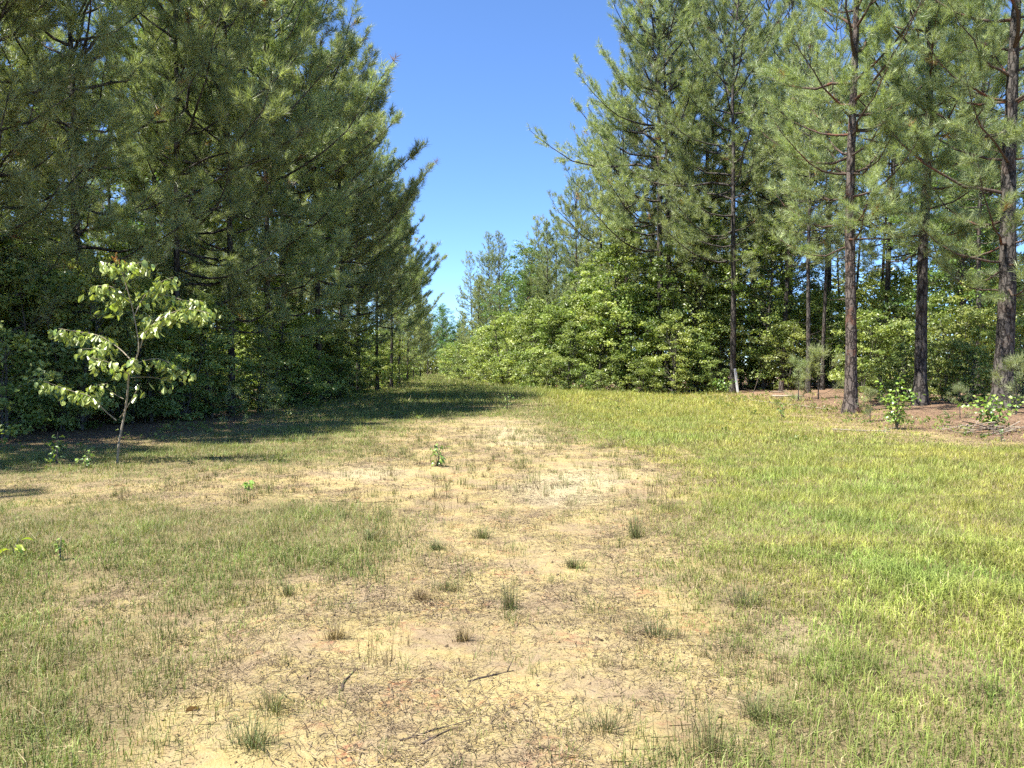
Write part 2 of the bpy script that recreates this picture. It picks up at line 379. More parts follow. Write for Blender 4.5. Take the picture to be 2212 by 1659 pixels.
# ------------------------------------------------------------------ ground sheet and dirt path
def axis(fine0, fine1, step, far0, far1, g=1.09):
    a = list(np.arange(fine0, fine1 + 1e-6, step)); s = step
    while a[-1] < far1: s *= g; a.append(a[-1] + s)
    s = step; b = []
    x = fine0
    while x > far0: s *= g; x -= s; b.append(x)
    return np.array(b[::-1] + a)
gx = axis(-6, 6, 0.1, -2500, 2500, 1.08)
gy = axis(2.0, 13.0, 0.1, -400, 4000, 1.065)
GX, GY = np.meshgrid(gx, gy, indexing='ij')
GZ = ground_z(GX, GY) * (1 - sm(300, 600, np.hypot(GX, GY)))
nx, ny = GX.shape
idx = np.arange(nx * ny).reshape(nx, ny)
quads = np.stack([idx[:-1, :-1], idx[1:, :-1], idx[1:, 1:], idx[:-1, 1:]], -1).reshape(-1, 4)
F = cover_at(GX, GY)
nz1 = fbm(GX * 1.3, GY * 1.3, 4)
cov = np.clip(F[..., 0] + (nz1 - 0.5) * 0.5, 0, 1)
straw = straw_at(GX, GY, F)
pale = np.clip(F[..., 4] + (nz1 - 0.5) * 0.8, 0, 1) * sm(0.02, 0.3, F[..., 4])
def set_attr(me, name, arr):
    a = me.attributes.new(name, 'FLOAT', 'POINT'); a.data.foreach_set('value', np.asarray(arr, np.float32).ravel())
V = np.stack([GX, GY, GZ], -1).reshape(-1, 3)
gm = mesh_np('ground', V, None, quads, [M_ground], None, True)
for k, a_ in (('cover', cov), ('straw', straw), ('pale', pale)): set_attr(gm, k, a_)
tag(link('ground', gm), kind='structure')
# the worn dirt track: the bare cells of the sheet, a second skin just above it
qc = 0.25 * (GX[:-1, :-1] + GX[1:, 1:] + GX[1:, :-1] + GX[:-1, 1:]).ravel(), 0.25 * (GY[:-1, :-1] + GY[1:, 1:] + GY[1:, :-1] + GY[:-1, 1:]).ravel()
fq = cover_at(*qc)
bare = (fq[..., 0] + (fbm(qc[0] * 1.5, qc[1] * 1.5) - 0.5) * 0.35 < 0.36) & (fq[..., 3] < 0.93) & (qc[1] > 1.2) & (qc[1] < 34) & (np.abs(qc[0]) < 0.9 * qc[1] + 1) & (qc[0] < 6)
bq = quads[bare]
used, inv = np.unique(bq.ravel(), return_inverse=True)
Vp = V[used].copy(); Vp[:, 2] += 0.004
pm = mesh_np('dirt_path', Vp, None, inv.reshape(-1, 4), [M_ground], None, True)
for k, a_ in (('cover', cov), ('straw', straw), ('pale', pale)): set_attr(pm, k, a_.ravel()[used])
tag(link('dirt_path', pm), kind='structure')

# ------------------------------------------------------------------ trees: generators
def wander(n, amp, r): return np.cumsum(r.normal(0, amp, (n, 3)), axis=0)
def unit(v): return v / (np.linalg.norm(v, axis=-1, keepdims=True) + 1e-9)

def needles(S, D, n, ln, w, r, colA, colB, brown=0.008):
    """n needles (one thin triangle each) on every shoot S with direction D"""
    m = len(S)
    D = unit(D)
    ref = np.where(np.abs(D[:, 2:3]) > 0.9, [[1.0, 0, 0]], [[0, 0, 1.0]])
    A = unit(np.cross(D, ref)); B = np.cross(D, A)
    k = m * n
    rep = lambda a: np.repeat(a, n, axis=0)
    t = r.random((k, 1)); ph = r.random((k, 1)) * 2 * math.pi
    th = R(18) + (1 - t) * R(55) + r.normal(0, R(10), (k, 1))
    rad = np.cos(ph) * rep(A) + np.sin(ph) * rep(B)
    dr = unit(rep(D) * np.cos(th) + rad * np.sin(th) + np.array([0, 0, 0.05]))
    base = rep(S) - rep(D) * (1 - t) * ln * 0.95
    L = ln * (0.75 + 0.45 * r.random((k, 1)))
    side = unit(np.cross(dr, r.normal(0, 1, (k, 3)))) * w * 0.5
    V = np.stack([base - side, base + side, base + dr * L], 1).reshape(-1, 3)
    c = np.repeat(colA + (colB - colA) * r.random((m, 1)), n, axis=0) * (0.75 + 0.5 * r.random((k, 1)))
    br = np.repeat(r.random(m) < brown, n); c[br] = np.array([0.26, 0.14, 0.06]) * (0.7 + 0.6 * r.random((br.sum(), 1)))
    return V, np.arange(3 * k).reshape(-1, 3), np.repeat(c, 3, axis=0)

NA, NB = np.array([0.19, 0.24, 0.11]), np.array([0.375, 0.42, 0.21])

def pine(seed, H, cb=0.35, Lmax=3.2, r0=0.17, n_needle=45, shoots=1.0, ln=0.2, w=0.0075, hero=False, lean=(0, 0), side=None, sp=1.0, red=False, conic=0.0):
    """returns dict part name -> list of meshes; z up, base at origin. side = azimuth the low limbs favour."""
    r = np.random.default_rng(seed)
    n = max(10, int(H / (0.14 if hero else 0.7)))
    tz = np.linspace(0, 1, n)
    P = np.zeros((n, 3)); P[:, 2] = tz * H - 0.25 * (tz == 0)
    sw = np.cumsum(r.normal(0, 0.02 * H / n ** 0.5, (n, 2)), axis=0); kk = max(3, n // 8)
    sw = np.stack([np.convolve(np.pad(sw[:, i], kk, 'edge'), np.ones(2 * kk + 1) / (2 * kk + 1), 'valid') for i in (0, 1)], 1)
    P[:, :2] = sw * tz[:, None] ** 0.7 + np.outer(tz ** 0.9, lean) * H
    rad = r0 * ((1 - tz) ** 0.75 * 0.92 + 0.04) + r0 * 0.55 * np.exp(-tz * H / 0.45)
    sides = 30 if hero else 9
    bump = None
    if hero:
        an = np.linspace(0, 2 * math.pi, sides, endpoint=False)
        zz, aa = np.meshgrid(tz * H, an, indexing='ij')
        plate = vnoise(aa * 3.2 + seed, zz * 2.6) + 0.6 * vnoise(np.cos(aa) * 5 + 9, zz * 6 + np.sin(aa) * 5)
        crack = np.abs(vnoise(np.cos(aa) * 5.5 + seed * 3, np.sin(aa) * 5.5 + zz * 0.9) - 0.5)
        bump = 1 + 0.09 * (plate - 0.8) - 0.14 * np.exp(-(crack / 0.05) ** 2) + 0.08 * np.exp(-zz / 0.35) * np.cos(aa * 5 + seed)
    g = Geo(); g.tube(P, rad, sides, bump=bump)
    limbs = []; limb_geo = g
    S, D = [], []
    z = cb * H
    pos = lambda h: np.array([np.interp(h, P[:, 2], P[:, i]) for i in (0, 1, 2)])
    az0 = r.random() * 6
    # dead lower twigs
    for _ in range(int(10 * H / 18)):
        h = r.uniform(0.12, max(cb, 0.3)) * H; a = r.random() * 6.28; L = r.uniform(0.3, 1.3)
        d = np.array([math.cos(a), math.sin(a), r.uniform(-0.1, 0.35)]); p0 = pos(h)
        pts = p0 + np.outer(np.linspace(0, 1, 4) * L, d) + wander(4, 0.05, r)
        pts[0] = p0
        g.tube(pts, np.linspace(0.016, 0.004, 4), 3)
        if r.random() < 0.6:
            q = pts[2] + np.outer(np.linspace(0, 1, 3) * L * 0.4, unit(d + r.normal(0, 0.6, 3))); g.tube(q, [0.007, 0.005, 0.003], 3)
    while z < H * 0.985:
        tt = (z - cb * H) / (H * (1 - cb))
        shape = (0.62 + 1.3 * tt) if tt < 0.28 else (1 - ((tt - 0.28) / 0.72) ** 1.9 * (0.88 + 0.07 * conic))
        shape = shape * (1 - conic) + conic * (1 - 0.93 * tt)
        k = r.integers(2, 5) if tt < 0.9 else 4
        az0 += r.uniform(0.6, 1.6)
        for i in range(k):
            a = az0 + i * 2 * math.pi / k + r.normal(0, 0.3)
            L = Lmax * max(shape, 0.1) * (0.72 + 0.5 * vnoise(np.array(a * 1.1 + seed), np.array(z * .55))) * r.uniform(0.8, 1.1)
            if side is not None and tt < 0.35:
                L *= 0.5 + 0.8 * (0.5 + 0.5 * math.cos(a - side))
            elev = R(12) + R(48) * tt + r.normal(0, R(9))
            m = 7
            s = np.linspace(0, 1, m)
            ca, sa_ = math.cos(a), math.sin(a)
            out = L * (s * math.cos(elev))
            up = L * (s * math.sin(elev) - 0.16 * np.sin(s * 3.0) * (1 - tt) + 0.2 * s ** 2.2)
            lat = np.cumsum(r.normal(0, 0.05 * L / m * 3, m)); lat[0] = 0
            p0 = pos(z + r.uniform(-0.12, 0.12))
            pts = p0 + np.stack([out * ca - lat * sa_, out * sa_ + lat * ca, up + np.cumsum(r.normal(0, 0.02 * L, m)) * (s > 0)], 1)
            lr = min(r0 * 0.42, 0.011 * L + 0.012) * (1 - 0.85 * s)
            lg = limb_geo
            if hero: lg = Geo(); limbs.append(lg)
            lg.tube(pts, lr, 6 if hero else 4, c=(0.5, 0.5, 0.5))
            # side shoots
            nb = max(4, int(L * 5.4 * shoots + 2))
            for j in range(nb):
                f = r.uniform(0.2, 1.0) if j else 1.0
                q0 = np.array([np.interp(f, s, pts[:, i]) for i in range(3)])
                tang = unit(pts[min(m - 1, int(f * (m - 1)) + 1)] - pts[max(0, int(f * (m - 1)) - 1)])
                sgn = 1 if j % 2 else -1
                lat_d = np.array([-sa_, ca, 0]) * sgn
                sub = L * (1.12 - f) * 0.42 * r.uniform(0.6, 1.2) + 0.22
                dd = unit(tang * r.uniform(0.5, 1.0) + lat_d * r.uniform(0.4, 1.0) + np.array([0, 0, r.uniform(-0.1, 0.55)]))
                if j < 3 and j != 1: dd = unit(tang + np.array([0, 0, 0.3]) + r.normal(0, .3, 3)); sub = 0.25; q0 = pts[-1] - (pts[-1] - pts[-2]) * .5 * (j > 0)
                q1 = q0 + dd * sub + np.array([0, 0, 0.10 * sub])
                lg.tube(np.stack([q0, q1]), [0.0065, 0.003], 3, cap=False)
                ns = max(1, int(sub / 0.17 * shoots + r.random()))
                for e in range(ns):
                    ff = 1.0 - e / max(ns, 1) * 0.75
                    b0 = q0 + (q1 - q0) * ff
                    d2 = unit(dd + r.normal(0, 0.45, 3) + np.array([0, 0, 0.35]))
                    off = 0.0 if e == 0 else r.uniform(0.06, 0.22)
                    S.append(b0 + d2 * off); D.append(d2)
        z += r.uniform(0.34, 0.62) * (0.75 + 0.02 * H) * (1.45 if hero else sp)
    S.append(P[-1] + [0, 0, 0.15]); D.append(np.array([0, 0, 1.0]))
    S = np.array(S); D = np.array(D)
    Vn, Tn, Cn = needles(S, D, n_needle, ln, w, r, NA, NB)
    crown = mesh_np('crown', Vn, Tn, None, [M_needle], Cn)
    tm = g.mesh('trunk', (M_bark_red if red else M_bark))
    out = [('trunk', tm), ('crown', crown)]
    for lg in limbs: out.append(('limb', lg.mesh('limb', M_limb)))
    return out

def leaf_cloud(C, Rr, per, size, r, colA, colB, flat=0.42):
    """C centres, Rr radii; folded two-triangle leaves in clumps"""
    m = len(C); k = m * per
    off = r.normal(0, 0.5, (k, 3)); off[:, 2] *= flat
    ctr = np.repeat(C, per, axis=0) + off * np.repeat(Rr, per)[:, None]
    nrm = unit(np.array([0, 0, 0.6]) + r.normal(0, 0.6, (k, 3)) + 0.45 * off)
    ax = unit(np.cross(nrm, r.normal(0, 1, (k, 3)))); bx = np.cross(nrm, ax)
    L = size * (0.6 + 0.8 * r.random((k, 1))); W = L * 0.36
    base = ctr - ax * L * 0.5; tip = ctr + ax * L * 0.5 - nrm * L * 0.15
    l = ctr + bx * W + nrm * W * 0.35; rr = ctr - bx * W + nrm * W * 0.35
    V = np.stack([base, l, tip, rr], 1).reshape(-1, 3)
    i = np.arange(k)[:, None] * 4
    T = np.concatenate([i + [0, 2, 1], i + [0, 3, 2]], 0)
    c = np.repeat(colA + (colB - colA) * r.random((m, 1)), per, axis=0) * (0.75 + 0.5 * r.random((k, 1)))
    return V, T, np.repeat(c, 4, axis=0)

HA, HB = np.array([0.12, 0.18, 0.04]), np.array([0.40, 0.46, 0.15])
def hardwood(seed, H, Rad, clear=0.1, clumps=110, per=55, size=0.11, stems=1, cr=0.45, r0=None, ca=HA, cbb=HB, shape='round'):
    r = np.random.default_rng(seed)
    g = Geo(); r0 = r0 or 0.012 * H + 0.012
    paths = []
    for s in range(stems):
        n = 9; t = np.linspace(0, 1, n)
        ln = r.normal(0, 0.01 if shape == 'spire' else (0.1 if stems == 1 else 0.22), 2)
        P = np.zeros((n, 3)); P[:, 2] = t * H * (0.93 if s == 0 else r.uniform(0.6, 0.85))
        P[:, :2] = np.outer(t, ln) * H * 0.35 + wander(n, (0.004 if shape == 'spire' else 0.03) * H / 3, r)[:, :2] * t[:, None]
        if stems > 1: P[:, :2] += r.normal(0, 0.08 * Rad, 2)
        P[0, 2] = -0.15
        g.tube(P, r0 * (1 - 0.85 * t) * (1 if s == 0 else 0.7), 6)
        paths.append(P)
    C = []
    for i in range(clumps):
        zt = clear + (1 - clear) * (i + 0.5) / clumps
        prof = {'round': math.sin(math.pi * min(1, 0.12 + 0.86 * zt)) ** 0.6, 'cone': 1.05 - 0.9 * zt, 'spire': 0.9 * (1 - zt) ** 0.6 + 0.12,
                'bush': (1 - zt ** 3) ** 0.5}[shape]
        a = r.random() * 6.283; q = Rad * prof * r.random() ** 0.42 * (0.45 + 1.05 * float(vnoise(np.array(a * 1.3 + seed * 7), np.array(zt * H * .8))))
        c = np.array([math.cos(a) * q, math.sin(a) * q, zt * H + r.normal(0, 0.03 * H)])
        P = paths[r.integers(stems)]
        hz = max(0.05 * H, c[2] - q * r.uniform(0.4, 0.9))
        b = np.array([np.interp(hz, P[:, 2], P[:, j]) for j in range(3)])
        c[:2] += b[:2] * 0.6
        mid = 0.55 * b + 0.45 * c + np.array([0, 0, 0.06 * q]) + r.normal(0, 0.04 * Rad, 3)
        g.tube(np.stack([b, mid, c]), [0.3 * r0 * (1 - 0.6 * zt) + 0.004, 0.008, 0.004], 3)
        C.append(c)
    C = np.array(C)
    V, T, cc = leaf_cloud(C, cr * (0.45 + 0.9 * r.random(clumps)), per, size, r, ca, cbb)
    return [('trunk', g.mesh('trunk', M_hbark)), ('crown', mesh_np('crown', V, T, None, [M_leaf], cc))]

def spawn(name, proto, x, y, rotz=0, scale=1.0, label=None, cat=None, group=None, tilt=(0, 0), dz=0):
    e = link(name, None, None, (x, y, gz(x, y) + dz), (tilt[0], tilt[1], rotz), scale)
    e.empty_display_size = 0.3
    for pn, me in proto: link(pn, me, e)
    return tag(e, label, cat, group)

# ------------------------------------------------------------------ pines
PN = [pine(21 + i, H, cb, Lm, r0, 26, 0.82, 0.28, 0.017, side=0.0) for i, (H, cb, Lm, r0) in enumerate(
      [(18, .2, 3.5, .13), (19, .23, 3.2, .135), (17, .17, 3.4, .12), (20, .26, 3.4, .14), (16, .14, 2.9, .11)])]
PN_H = [18, 19, 17, 20, 16]
PR = [pine(31 + i, H, cb, Lm, r0, 30, .66, .28, .0155, side=3.14, sp=1.35) for i, (H, cb, Lm, r0) in enumerate([(20, .3, 4.0, .15), (21, .36, 3.7, .15), (19, .26, 4.2, .14)])]
PR_H = [20, 21, 19]
PC = [pine(41, 14, .22, 2.4, .11, 32, 1.0, .22, .0135, conic=0.75), pine(42, 13, .16, 2.8, .11, 32, 1.0, .22, .0135, conic=0.8)]
NEAR = [pine(51, 17, .16, 3.7, .115, 44, .62, .3, .0135, side=0.0), pine(52, 18, .18, 3.6, .11, 44, .62, .3, .0135, side=0.0)]
DARKT = [pine(61, 20, .36, 2.8, .135, 17, 0.75, .26, .021), pine(62, 18, .42, 2.5, .12, 17, 0.75, .26, .021), pine(63, 21, .34, 3.0, .14, 17, .75, .26, .021)]
DH = [20, 18, 21]

G_LE = 'pines along the left edge of the clearing'
G_RE = 'pines along the right side of the lane'
placed = []
def put(proto, H0, u, D, H, label, group, rot=None, name='pine_tree', cat='pine tree'):
    x = at(u, D); placed.append((x, D))
    return spawn(name, proto, x, D, random.uniform(-0.7, 0.7) if rot is None else rot, H / H0, label, cat, group)

put(NEAR[0], 17, 172, 20.8, 17.5, 'nearest pine on the left, dark trunk and feathery needles hanging above the pale sapling', G_LE, 0.2)
put(NEAR[1], 18, -20, 23.5, 18, 'pine cut off by the left border with dim shaded needles', G_LE, 0.9)
put(NEAR[1], 18, 383, 25, 20, 'pine with large sunlit needle tufts above and right of the pale sapling', G_LE, -0.3)
put(NEAR[0], 17, 500, 27, 19, 'pine with thin reddish bare trunk in the dark left wood', G_LE, 2.2)
LEFT = [(335, 31, 19, 0), (435, 35, 20, 1), (575, 30, 19.5, 2), (610, 36, 23, 3), (690, 38, 23.5, 0), (735, 43, 19.5, 2), (775, 49, 20.2, 1), (815, 55, 18.7, 0), (845, 63, 18.7, 3),
        (862, 73, 17, 4), (880, 87, 15, 2), (893, 106, 14, 4), (908, 131, 14, 0), (924, 166, 15, 1)]
for i, (u, D, H, v) in enumerate(LEFT):
    put(PN[v], PN_H[v], u, D, H, f'{ORD[i]} dark pine down the left lane edge, counted from the near pines', G_LE)
for i, (X, D, H) in enumerate([(-15, 6, 17), (-14.6, 9.2, 14.5), (-13.6, 12.2, 14), (-12.9, 15.2, 17), (-12.6, 18.2, 17.5), (-18.5, 11.5, 17), (-17.5, 15.5, 18), (-18, 19.5, 18)]):
    placed.append((X, D)); spawn('pine_tree', PN[(i * 2 + 1) % 5], X, D, i * 1.3, H / PN_H[(i * 2 + 1) % 5], f'{ORD[i]} pine beyond the left border shading the sapling foot, from the near side', 'pine tree', 'pines just beyond the left border')

T1 = pine(71, 20, .3, 4.2, .215, 48, .66, .29, .0115, hero=True, lean=(0.006, 0), red=True)
x1, y1 = gp(1838, 893)
spawn('pine_tree', T1, x1, y1, 0.3, 1, 'tall pine with thick reddish-brown flaking trunk standing clear at the right edge', 'pine tree', 'big pines at the right edge'); placed.append((x1, y1))
T2 = pine(72, 20, .28, 4.0, .225, 48, .66, .29, .0115, hero=True, lean=(0.012, 0))
spawn('pine_tree', T2, at(1988, 28), 28, 1.1, 1, 'tall grey-barked pine just right of the reddish trunk, its foot hidden by shrubs', 'pine tree', 'big pines at the right edge'); placed.append((at(1988, 28), 28))
T3 = pine(73, 19, .2, 4.2, .3, 48, .66, .29, .0115, hero=True, lean=(0.045, 0), side=3.4)
spawn('pine_tree', T3, at(2163, 24.5), 24.5, 0.0, 1, 'thick dark pine leaning right beside the right border', 'pine tree', 'big pines at the right edge'); placed.append((at(2163, 24.5), 24.5))
T4 = pine(74, 25, .26, 5.0, .18, 30, 0.66, .28, .0155, side=3.1, sp=1.3)
put(T4, 25, 1583, 46.5, 27, 'slim grey pine right behind the white marker post, long limbs reaching left', 'big pines at the right edge', 0.0)
put(T4, 25, 1425, 51, 32, 'tall pine left of the marker post whose ragged limbs stand out against the sky', G_RE, 0.25)
RIGHT = [(1537, 54, 30, 3), (1450, 52, 29, 0), (1352, 56, 22.5, 1), (1298, 63, 21, 2), (1248, 71, 19.5, 0), (1205, 82, 17.5, 4), (1165, 96, 16, 1), (1120, 118, 15, 2), (1085, 140, 15, 4)]
for i, (u, D, H, v) in enumerate(RIGHT):
    put(PR[v % 3], PR_H[v % 3], u, D, H, f'{ORD[i]} sunlit pine behind the leafy saplings right of the lane, counted from the marker post', G_RE, math.pi + random.uniform(-.5, .5))
for i, (u, D, H, v) in enumerate([(1400, 61, 29, 3), (1500, 61, 32, 1), (1625, 58, 31, 0), (1705, 54, 29, 2), (1790, 62, 32, 1), (1915, 44, 25, 0), (2070, 46, 26, 2), (2215, 40, 24, 1)]):
    put(PR[v % 3], PR_H[v % 3], u, D, H, f'{ORD[i]} grey-green pine crown filling the right wood behind the big trunks, from the left', 'pines filling the right wood', random.random() * 6)
put(PC[0], 14, 1186, 61, 13.3, 'small dark-stemmed pine rising from the sunlit saplings right of the lane', G_RE)
put(PC[1], 13, 1033, 112, 15.2, 'broad cone-shaped pine low against the sky right of the lane end', G_RE)
put(PC[0], 14, 1000, 150, 13, 'small pine left of the cone-shaped one at the lane end', G_RE)
put(PC[1], 13, 1090, 84, 8.5, 'short bushy pine among the saplings halfway down the lane', G_RE)

# trunks standing inside the woods
G_IR, G_IL = 'pines inside the right wood', 'pines inside the left wood'
lab_r = 'pine deep inside the right-hand wood, mostly hidden by nearer trees'
lab_l = 'pine deep inside the left-hand wood, mostly hidden by nearer trees'
for i, (u, D) in enumerate(sorted([(1690, 47), (1650, 60), (1745, 41), (1776, 45), (1905, 52), (2062, 43), (2112, 37), (2140, 62), (1960, 66), (1820, 70), (1620, 74)])):
    put(DARKT[i % 3], DH[i % 3], u, D, random.uniform(18, 23), f'{ORD[i]} slim dark trunk from the left inside the right wood behind the big pines', G_IR, random.random() * 6)
for i, (u, D) in enumerate(sorted([(240, 36), (60, 30), (130, 44), (300, 52), (520, 48), (620, 60), (20, 55), (400, 62), (200, 70), (-90, 26)])):
    put(DARKT[i % 3], DH[i % 3], u, D, random.uniform(17, 20), f'{ORD[i]} slim dark trunk from the left border inside the shaded left wood', G_IL, random.random() * 6)
def scatter(n, fx, dmin, tries=4000):
    out = []
    for _ in range(tries):
        if len(out) >= n: break
        x, y = fx()
        if all((x - a) ** 2 + (y - b) ** 2 > dmin * dmin for a, b in placed):
            placed.append((x, y)); out.append((x, y))
    return out
def in_right():
    y = random.uniform(36, 150); x = float(lane_right(y)) + random.uniform(4, 30); x = max(x, 14.5 if y < 52 else x)
    return x, y
def in_left():
    y = random.uniform(22, 150); return float(lane_left(y)) - random.uniform(3.5, 30), y
for x, y in scatter(52, in_right, 4.2):
    k = random.randrange(3); spawn('pine_tree', DARKT[k], x, y, random.random() * 6, random.uniform(.85, 1.12), lab_r, 'pine tree', G_IR)
for x, y in scatter(42, in_left, 4.4):
    k = random.randrange(3); spawn('pine_tree', DARKT[k], x, y, random.random() * 6, random.uniform(.85, 1.0), lab_l, 'pine tree', G_IL)
# closing the far end of the lane, where it bends out of sight
for i in range(8):
    x, y = -34 + i * 4.2 + random.uniform(-1, 1), 212 + random.uniform(-12, 22)
    k = i % 5
    spawn('pine_tree', PN[k], x, y, random.random() * 6, random.uniform(.75, 1.0), 'distant pine closing the far end of the lane', 'pine tree', 'trees at the end of the lane')

# ------------------------------------------------------------------ hardwoods and shrubs
HW = [hardwood(81, 6.5, 2.3, .05, 100, 66, .155, 2, .46), hardwood(82, 5.5, 2.1, .04, 90, 66, .15, 3, .44), hardwood(83, 7.5, 2.4, .08, 112, 66, .16, 1, .5),
      hardwood(84, 3.4, 1.5, .03, 62, 60, .12, 4, .34, shape='bush'), hardwood(85, 2.2, 1.1, .02, 48, 54, .1, 4, .28, shape='bush')]
HW_H = [6.5, 5.5, 7.5, 3.4, 2.2]
MIDH = hardwood(93, 12, 3.2, .08, 150, 66, .19, 1, .62)
TALL = [hardwood(91, 16, 4.2, .3, 240, 55, .16, 1, .75, ca=np.array([.08, .15, .04]), cbb=np.array([.16, .26, .07])),
        hardwood(92, 25, 1.35, .35, 200, 60, .15, 1, .38, shape='spire', ca=np.array([.08, .15, .05]), cbb=np.array([.15, .24, .08]))]
def bush(k, x, y, H, label, group, name='broadleaf_shrub', cat='shrub'):
    s = H / HW_H[k]
    return spawn(name, HW[k], x, y, random.random() * 6, s, label, cat, group)
put(TALL[1], 25, 742, 60, 25.5, 'narrow broadleaf spire rising above the pines against the sky on the left', None, name='broadleaf_tree', cat='tree')
put(TALL[0], 16, 420, 40, 24, 'broadleaf tree whose leafy branches show at the top of the left wood', None, name='broadleaf_tree', cat='tree')
put(TALL[0], 16, 1140, 92, 16.5, 'rounded green broadleaf crown against the sky, taller of two right of the lane', None, name='broadleaf_tree', cat='tree')
put(TALL[0], 16, 1098, 108, 15, 'rounded green broadleaf crown, lower of two right of the lane', None, name='broadleaf_tree', cat='tree')
put(TALL[0], 16, 958, 190, 17, 'pale green broadleaf tree over the far end of the lane', None, name='broadleaf_tree', cat='tree')
put(TALL[0], 16, 60, 27, 12, 'broadleaf tree in the left wood near the border', None, name='broadleaf_tree', cat='tree')
put(TALL[0], 16, 2080, 40, 13, 'broadleaf tree inside the right wood behind the leaning pine', None, name='broadleaf_tree', cat='tree')
put(TALL[0], 16, 1700, 56, 12, 'broadleaf tree inside the right wood above the cut stump', None, name='broadleaf_tree', cat='tree')

for u, D, H, lb in [(1345, 52.8, 11.5, 'bright broadleaf tree below the pines, first of three right of the lane'), (1262, 59, 9.5, 'bright broadleaf tree nearest the lane, lowest of three under the pines'),
                    (1500, 50.5, 12.0, 'bright broadleaf tree left of the marker post, rising among pine crowns'), (1650, 48.5, 10.5, 'sunny broadleaf tree above the cut stump and dead branches')]:
    put(MIDH, 12, u, D, H, lb, None, random.random() * 6, name='broadleaf_tree', cat='tree')
for i, (X, D, H) in enumerate([(-31, 186, 13), (-26, 198, 14), (-19, 196, 12), (-13, 190, 13), (-8, 186, 12)]):
    placed.append((X, D)); spawn('broadleaf_tree', TALL[0], X, D, i * 1.1, H / 16, f'{ORD[i]} green broadleaf tree from the left closing the far lane end', 'tree', 'broadleaf trees at the lane end')
# sunlit row right of the lane
i = 0
for (X, D, H, k) in [(2.6, 54, 2.6, 3), (3.9, 52.2, 4.6, 0), (4.8, 51, 1.9, 4), (6.0, 53, 6.2, 2), (7.2, 51, 2.6, 3), (8.1, 52.5, 7.2, 0), (9.2, 49.6, 2.2, 4), (10.6, 50.5, 6.4, 1), (11.6, 48.0, 3.2, 3), (12.4, 47.2, 2.0, 4), (8.4, 48.9, 2.4, 3), (9.9, 47.6, 4.8, 0), (5.6, 50.0, 1.5, 4), (13.3, 49.5, 5.2, 2), (1.6, 56, 2.2, 4)]:
    bush(k, X, D, H, f'{ORD[i]} low sunlit leafy sapling left of the marker post, counted from the lane', 'front saplings right of the lane'); i += 1
i = 0
for (X, D, H, k) in [(3.6, 56, 5.6, 0), (5.0, 57.5, 7.0, 2), (6.6, 56, 7.2, 1), (8.2, 57, 8.4, 2), (9.8, 55, 8.0, 0), (11.2, 54, 8.8, 2), (12.8, 51, 8.0, 2), (14.2, 54, 9, 0)]:
    bush(k, X, D, H, f'{ORD[i]} tall pale green sapling behind the low front saplings, counted from the lane', 'taller saplings right of the lane'); i += 1
D = 56.0; i = 0
while D < 175 and i < 26:
    X = float(lane_right(D)) + random.uniform(0.6, 1.4)
    bush(random.choice([0, 1, 3]), X, D, random.choice([2.6, 3.6, 4.6, 6.0, 6.6]), f'{ORD[i]} sapling in the leafy wall down the right side of the lane', 'leafy wall beside the lane')
    if i % 2 == 0:
        bush(random.choice([0, 2]), X + 3, D + 1.5, random.uniform(6.5, 8.0), f'{ORD[i // 2]} taller sapling behind the leafy wall right of the lane, from the near end', 'second row of the leafy wall')
    D += 3.2 + i * 0.22; i += 1
# understory of the right wood
i = 0
for (u, D, H, k) in sorted([(1640, 52, 6, 0), (1600, 56, 8, 2), (1675, 58, 7, 2), (1720, 50, 5, 1), (1800, 52, 6, 0), (1868, 40, 4.2, 1), (1915, 44, 5.5, 0), (1960, 38, 3.6, 3), (2030, 40, 5, 1),
                     (2075, 34, 3.8, 3), (2130, 38, 6, 2), (2200, 32, 4.5, 1), (2230, 40, 7, 2), (1880, 56, 8, 2), (1990, 52, 8, 2), (2100, 50, 9, 2), (1760, 64, 8, 2), (2160, 60, 9, 2),
                     (1955, 31, 2.2, 4), (1905, 31, 1.7, 4), (2045, 30, 2.4, 3), (2100, 29, 2.0, 4), (1640, 49, 2.6, 3), (1840, 46, 4.5, 0), (2250, 27, 3, 3), (1700, 46, 4, 1), (1760, 48, 6, 2), (1940, 47, 7, 2)]):
    bush(k, at(u, D), D, H, f'{ORD[i]} half-shaded broadleaf shrub from the left under the right-hand pines', 'understory of the right wood'); i += 1
# understory of the left wood
i = 0
for (u, D, H, k) in sorted([(20, 20, 4.6, 0), (90, 21.5, 4.2, 1), (-60, 19, 5, 2), (170, 23, 4.6, 0), (235, 24, 3.8, 1), (60, 25, 6, 2), (130, 28, 6.5, 2), (300, 27, 3.0, 3), (370, 26, 2.6, 3), (10, 17, 2.4, 4),
                     (420, 30, 3.2, 1), (470, 34, 5, 0), (540, 36, 4.5, 1), (620, 38, 5, 0), (680, 40, 4, 1), (330, 36, 6, 2), (440, 40, 6, 2), (560, 44, 7, 2), (700, 46, 5, 0), (250, 30, 6, 2), (-20, 24, 6, 2), (640, 33, 2.6, 3), (730, 41, 3.2, 3), (-30, 19.5, 4.6, 1), (50, 20, 4.4, 0), (120, 18.8, 3.9, 1), (185, 19.4, 4.2, 0), (265, 21.5, 3.4, 1), (330, 22.5, 4.0, 0), (400, 23.2, 3.2, 1), (455, 24.5, 3.8, 0), (520, 31, 3, 3), (590, 39, 6, 2), (390, 33, 5, 0)]):
    bush(k, at(u, D), D, H, f'{ORD[i]} dim broadleaf shrub from the left border in the left-hand wood', 'understory of the left wood'); i += 1
D = 27.0; i = 0
